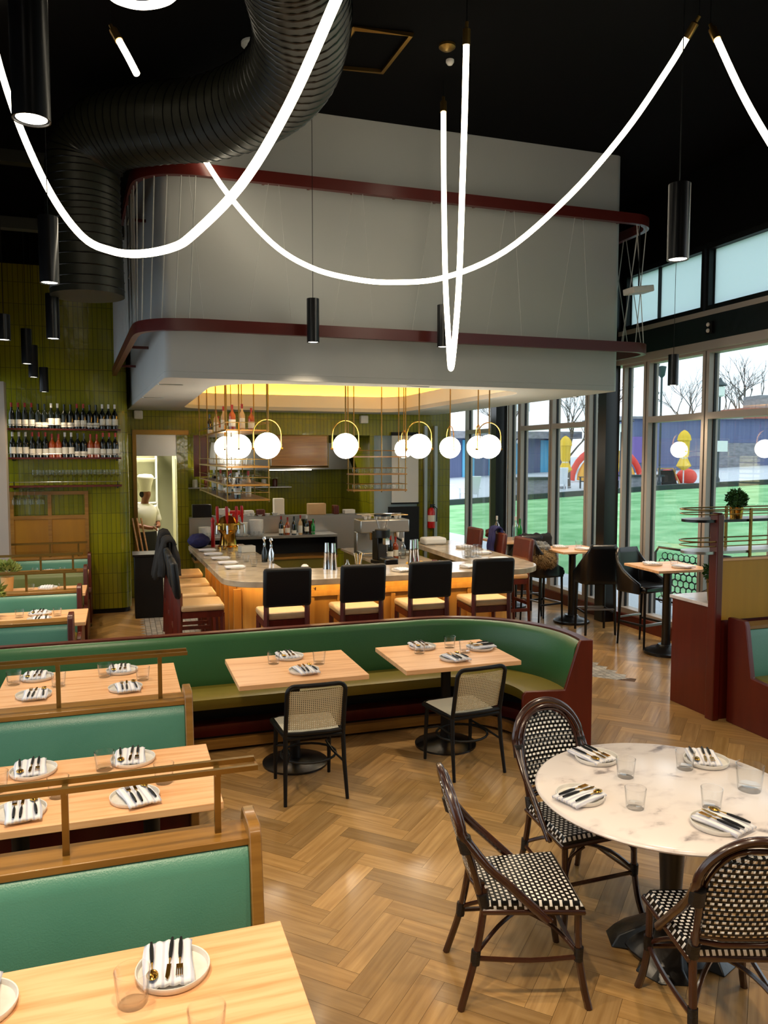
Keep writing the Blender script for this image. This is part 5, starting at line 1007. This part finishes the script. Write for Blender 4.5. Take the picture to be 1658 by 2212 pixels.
vt = thing('transom_panel', 'brushed steel transom panel over the kitchen doorway', 'panel', (.57, 13.66, 2.38)); obj('panel', B().box(-.32, .33, -.01, .01, 0, .32), 'steel', vt); obj('bottom_bar', B().box(-.33, .33, -.03, .03, -.03, 0), 'steel', vt)
# coats and bags: soft lumps
def lump(name, label, cat, pos, r, m, seed, rz=0, st=.35, sc=.22):
    o = obj(name, B().ell((0, 0, r[2]), r, 40, 24), m, mods=(('SUBSURF', dict(levels=1, render_levels=1)),)); tx = bpy.data.textures.new(name, 'CLOUDS'); tx.noise_scale = sc; tx.noise_depth = 3
    d = o.modifiers.new('folds', 'DISPLACE'); d.texture = tx; d.strength = st*min(r); d.mid_level = .5; d.texture_coords = 'GLOBAL'; o.location = pos; o.rotation_euler = (0, 0, rz); return tag(o, label, cat)
def furry(name, label, cat, pos, r, m, seed, n=2600, ll=.07):
    rnd = random.Random(seed); b = B().ell((0, 0, r[2]), (r[0]*.9, r[1]*.9, r[2]*.85), 20, 12, jit=.15, seed=seed)
    for _ in range(n):
        d = Vector((rnd.gauss(0, 1), rnd.gauss(0, 1), rnd.gauss(0, 1))).normalized(); p = Vector((d.x*r[0]*.88, d.y*r[1]*.88, r[2]+d.z*r[2]*.82)); e = p+(d+Vector((rnd.uniform(-.7, .7), rnd.uniform(-.7, .7), rnd.uniform(-1.0, .1)))).normalized()*ll*rnd.uniform(.6, 1.2); w = d.orthogonal().normalized()*.006
        b.add([p-w, p+w, e], [(0, 1, 2)])
    o = obj(name, b, m, smooth=0); o.location = pos; return tag(o, label, cat)
def drape(name, label, cat, pos, rz, m, seed, w=.5, fall=(.5, .55), rise=.02, thick=.03, fold=.02):
    # a coat hung over a stool back: a folded sheet over a bar, local x along the bar
    rnd = random.Random(seed); ph = [rnd.random()*6 for _ in range(6)]; L = fall[0]+fall[1]+.12
    def fn(u, v):
        s = v*L-fall[0]; x = (u-.5)*w*(1+.12*sin(v*3+ph[0])); f = fold*(sin(u*17+ph[1]+v*2)+.6*sin(u*31+ph[2])+.5*sin(v*13+ph[3]))
        if abs(s) < .06: a = s/.06*pi/2; return (x, .055*sin(a)+f*.3, rise+.045*cos(a)+f*.4)
        k = 1 if s > 0 else -1; d = abs(s)-.06; return (x+.015*sin(v*20+ph[4]), k*(.055+.10*d)+k*f*min(1, d*6), rise-d*.98)
    o = obj(name, B().grid(fn, 36, 40), m, mods=(('SOLIDIFY', dict(thickness=thick, offset=0)),)); o.location = pos; o.rotation_euler = (0, 0, rz); return tag(o, label, cat)
furry('fur_coat', 'sandy shaggy fur coat heaped on the high chair by the windows', 'coat', (5.50, 9.62, .775), (.21, .27, .15), 'fur', 1)
lump('knit_coat', 'grey patterned coat lying over the fur coat', 'coat', (5.58, 9.82, .90), (.17, .2, .12), 'denim', 2, 0, 1.1, .07)
drape('dark_coat', 'black coat draped over the chair back near the entrance', 'coat', (5.69, 10.12, 1.15), R(-8), 'blackcloth', 3, .46, (.5, .3))
lump('dark_bag', 'dark bag and scarf heaped on the table by the bottles', 'bag', (5.52, 11.05, 1.05), (.17, .12, .09), 'brownleather', 4, .3, 1.0, .07)
drape('blue_scarf', 'bright blue scarf hung over the middle window side stool', 'scarf', (4.99, 9.95, 1.29), R(90), 'navy', 5, .18, (.3, .32), fold=.012)
drape('black_coat', 'long black coat hung over the last booth side stool', 'coat', (.53, 10.6, 1.30), R(90), 'blackcloth', 6, .5, (.75, .5), thick=.05)
drape('dark_jacket', 'dark jacket hung over the third booth side stool', 'coat', (.53, 9.75, 1.30), R(90), 'blackcloth', 9, .46, (.45, .35), thick=.04)
lump('navy_hat', 'navy knit hat lying at the kitchen end of the bar beside the coat', 'hat', (1.02, 11.2, 1.07), (.15, .16, .10), 'navy', 7, 0, .35, .08)
ss = thing('side_station', 'low black service station standing against the tiled pier', 'cabinet', (.36, 12.0, 0)); obj('cabinet_body', B().box(-.2, .2, -.2, .25, 0, .9), 'black', ss, bevel=.01); obj('worktop', B().box(-.22, .22, -.22, .26, .9, .93), 'satin', ss)
for i, (x, y, k, lb) in enumerate(((5.70, 11.1, 4, 'clear water bottle on the high table near the entrance, closer to the bar'), (5.92, 10.9, 4, 'clear water bottle on the high table near the entrance, next to the green one'), (5.93, 10.78, 5, 'green glass water bottle on the high table near the entrance'))): bottle((x-.12, y, 1.05), lb, k).scale = (1.1, 1.1, 1.3)
rocks((6.05, 10.8, 1.05), 'pale tumbler beside the green glass bottle', None, .9)

# ================================================================== TABLEWARE
def plate_mesh(): return B().lathe([(0, 0), (.100, 0), (.108, .004), (.1135, .022), (.1125, .0245), (.109, .0235), (.104, .009), (.09, .007), (0, .007)], 40)
def napkin_mesh():
    b = B()
    def top(u, v): x = (u-.5)*.15+.014; return (x+.004*sin(v*5), (v-.5)*.215-.02, .026+.005*sin(u*pi*5)**2+.006*sin(pi*u)-.004*abs(2*v-1)**3)
    return b.grid(top, 22, 12)
def cutlery(kind):
    h = B().tube([(0, -.105, 0), (0, -.07, .001), (0, -.02, .001), (0, 0, 0)], [.0042, .0066, .0062, .0042], 8); g = B().tube([(0, -.002, 0), (0, .022, 0), (0, .035, 0)], [.0034, .0022, .0025], 8)
    if kind == 'spoon': g.ell((0, .060, .001), (.018, .027, .006), 14, 8)
    elif kind == 'knife': g.add([(-.006, .03, -.001), (.007, .03, -.001), (.008, .09, -.001), (.0, .105, -.001), (-.005, .085, -.001), (-.006, .03, .001), (.007, .03, .001), (.008, .09, .001), (.0, .105, .001), (-.005, .085, .001)], [(4, 3, 2, 1, 0), (5, 6, 7, 8, 9)]+[(i, (i+1) % 5, (i+1) % 5+5, i+5) for i in range(5)])
    else:
        g.box(-.010, .010, .032, .05, -.0012, .0015)
        for x in (-.0085, -.003, .003, .0085): g.box(x-.0016, x+.0016, .05, .085, -.001, .0015)
    return h, g
PROTO = {}
def place_setting(x, y, z, rz, where, cut=True, group='place settings', plate_s=1.0, shift=0):
    Rz = Matrix.Rotation(rz, 4, 'Z'); at = lambda a, q, c: Vector((x, y, z))+(Rz @ Vector((a, q, 0)))+Vector((0, 0, c))
    def put(kind, maker, pos, r2, label, cat, g):
        if kind in PROTO: return dup(PROTO[kind], pos, r2, label, g)
        o = maker(); o.location = pos; o.rotation_euler = (0, 0, r2); tag(o, label, cat, g); PROTO[kind] = o; return o
    put('plate', lambda: obj('plate', plate_mesh(), 'ceramic', smooth=50), at(0, 0, 0), rz, 'white plate '+where, 'plate', 'white plates')
    put('napkin', lambda: obj('napkin', napkin_mesh(), 'napkin', smooth=60, mods=(('SOLIDIFY', dict(thickness=.012, offset=-1)),)), at(shift, 0, 0), rz, 'striped napkin on the plate '+where, 'napkin', 'striped napkins')
    if not cut: return
    for kind, dx, dr, dy in (('spoon', .042, .05, .012), ('knife', -.012, -.06, .0), ('fork', -.042, -.03, .005)):
        def mk():
            t = thing(kind, '', kind); h, g = cutlery(kind); obj('handle', h, 'black', t)['label'] = 'black handle'; obj('head', g, 'gold', t)['label'] = 'gold metal head'; return t
        put(kind, mk, at(dx+.020+shift, dy-.018, .0395), rz+dr, 'gold %s on the napkin %s' % (kind, where), kind, 'gold '+kind+'s')
def glass(x, y, z, label, s=1.0, group='table tumblers'): return rocks((x, y, z), label, group, s)
Z_ = .75
place_setting(.12, 2.42, Z_, R(176), 'at the aisle end of the front table'); place_setting(-.43, 2.43, Z_, R(182), 'at the window end of the front table')
glass(.0, 2.32, Z_, 'clear tumbler beside the plate at the aisle end of the front table', 1.06); glass(.19, 2.09, Z_, 'clear tumbler closest to the camera on the front table', 1.06); glass(-.62, 2.2, Z_, 'clear tumbler at the window end of the front table', 1.06)
for i, (x, y, rz, w) in enumerate(((-.45, 4.24, 184, 'on the middle table, bar side, window end'), (.03, 4.24, 178, 'on the middle table, bar side, aisle end'), (-.46, 3.76, 6, 'on the middle table, near side, window end'), (.03, 3.76, 14, 'on the middle table, near side, aisle end'))): place_setting(x, y, Z_, R(rz), w)
for x, y, w in ((-.11, 4.17, 'bar side, aisle end'), (-.59, 4.06, 'bar side, window end'), (.17, 3.91, 'near side, aisle end'), (-.31, 3.90, 'near side, window end')): glass(x, y, Z_, 'clear tumbler on the middle table, '+w, 1.0)
for i, (x, y, rz, w) in enumerate(((-.6, 6.07, 180, 'on the rear booth table, banquette side, window end'), (-.02, 6.07, 180, 'on the rear booth table, banquette side, aisle end'), (-.58, 5.62, 0, 'on the rear booth table, booth side, window end'), (.0, 5.60, 4, 'on the rear booth table, booth side, aisle end'))): place_setting(x, y, Z_, R(rz), w)
for x, y, w in ((-.74, 5.96, 'banquette side, window end'), (-.14, 5.97, 'banquette side, aisle end'), (.12, 5.8, 'booth side, aisle end'), (-.44, 5.82, 'booth side, window end')): glass(x, y, Z_, 'clear tumbler on the rear booth table, '+w, 1.0)
place_setting(1.24, 6.07, Z_, R(183), 'at the banquette side of the first square table'); place_setting(1.26, 5.64, Z_, R(4), 'before the cane chair at the first square table')
glass(1.09, 5.94, Z_, 'clear tumbler beside the banquette side plate of the first square table', 1.0); glass(1.42, 5.82, Z_, 'clear tumbler in the middle of the first square table', 1.0)
place_setting(2.36, 6.04, Z_, R(180), 'at the banquette side of the square table in the curve'); place_setting(2.46, 5.62, Z_, R(6), 'before the cane chair at the square table in the curve'); place_setting(2.80, 5.86, Z_, R(95), 'at the window side of the square table in the curve')
glass(2.58, 5.98, Z_, 'clear tumbler standing upright between the plates on the table in the curve', 1.0); glass(2.27, 5.88, Z_, 'clear tumbler in front of the banquette side plate on the table in the curve', 1.0); glass(2.63, 5.78, Z_, 'clear tumbler at the middle of the table in the curve', 1.0)
place_setting(2.35, 3.49, Z_, R(190), 'on the marble table before the chair behind it'); place_setting(2.01, 3.11, Z_, R(-72), 'on the marble table at its aisle edge'); place_setting(2.87, 3.27, Z_, R(150), 'on the marble table at its window side'); place_setting(2.42, 2.68, Z_, R(16), 'on the marble table before the chair turned to the camera')
glass(2.36, 3.25, Z_, 'clear tumbler on the marble table near the plate of the chair behind it', .98); glass(2.19, 2.94, Z_, 'clear tumbler on the marble table beside the aisle edge plate', .98); glass(2.71, 3.24, Z_, 'clear tumbler on the marble table near the window side plate', .98); glass(2.52, 2.83, Z_, 'clear tumbler on the marble table beside the chair turned to the camera', .98); glass(2.83, 2.93, Z_, 'large clear tumbler at the far window side of the marble table', 1.3)
for k, (yb, tn, x) in enumerate(((8.42, 'first rear booth table', -.80), (10.08, 'second rear booth table', -.86), (11.52, 'last rear booth table', -.95))):
    place_setting(x, yb+.14, Z_, pi, 'on the %s, far side' % tn, cut=k == 0); place_setting(x+.02, yb-.16, Z_, 0, 'on the %s, near side' % tn, cut=k == 0)
    glass(x-.18, yb+.05, Z_, 'tumbler on the %s, window end' % tn, .85); glass(x+.17, yb+.02, Z_, 'tumbler on the %s, aisle end' % tn, .85)
for i, (x, y) in enumerate(((1.10, 10.75), (1.13, 10.3), (1.17, 9.85), (1.20, 9.4), (1.23, 9.0))): place_setting(x, y, 1.07, R(-90), 'on the booth side bar counter, %s from the kitchen' % ordn[i], cut=False); glass(x+.22, y+.1, 1.07, 'tumbler on the booth side bar counter, %s from the kitchen' % ordn[i], .8)
for i, (x, y) in enumerate(((4.52, 10.0), (4.45, 9.3), (4.40, 8.7))): place_setting(x, y, 1.07, R(90), 'on the window side bar counter, %s from the entrance' % ordn[i], cut=False)
for i, (x, y) in enumerate(((1.55, 8.2), (2.95, 8.2), (3.78, 8.22))): place_setting(x, y, 1.07, 0, 'on the front bar counter, %s from the booths' % ordn[i], cut=False)
for tn, tx_, ty_ in (('high table by the dark column', 6.02, 9.62), ('high table by the cabinet', 6.13, 7.72)):
    place_setting(tx_-.12, ty_+.12, 1.05, R(160), 'on the %s, further side' % tn, cut=False); place_setting(tx_+.05, ty_-.18, 1.05, R(10), 'on the %s, near side' % tn, cut=False)
    glass(tx_+.14, ty_+.06, 1.05, 'tumbler on the '+tn, .98)
for o in bpy.data.objects:
    if o.type == 'MESH' and o.parent is None and 'category' not in o and 'kind' not in o: print('UNTAGGED', o.name)
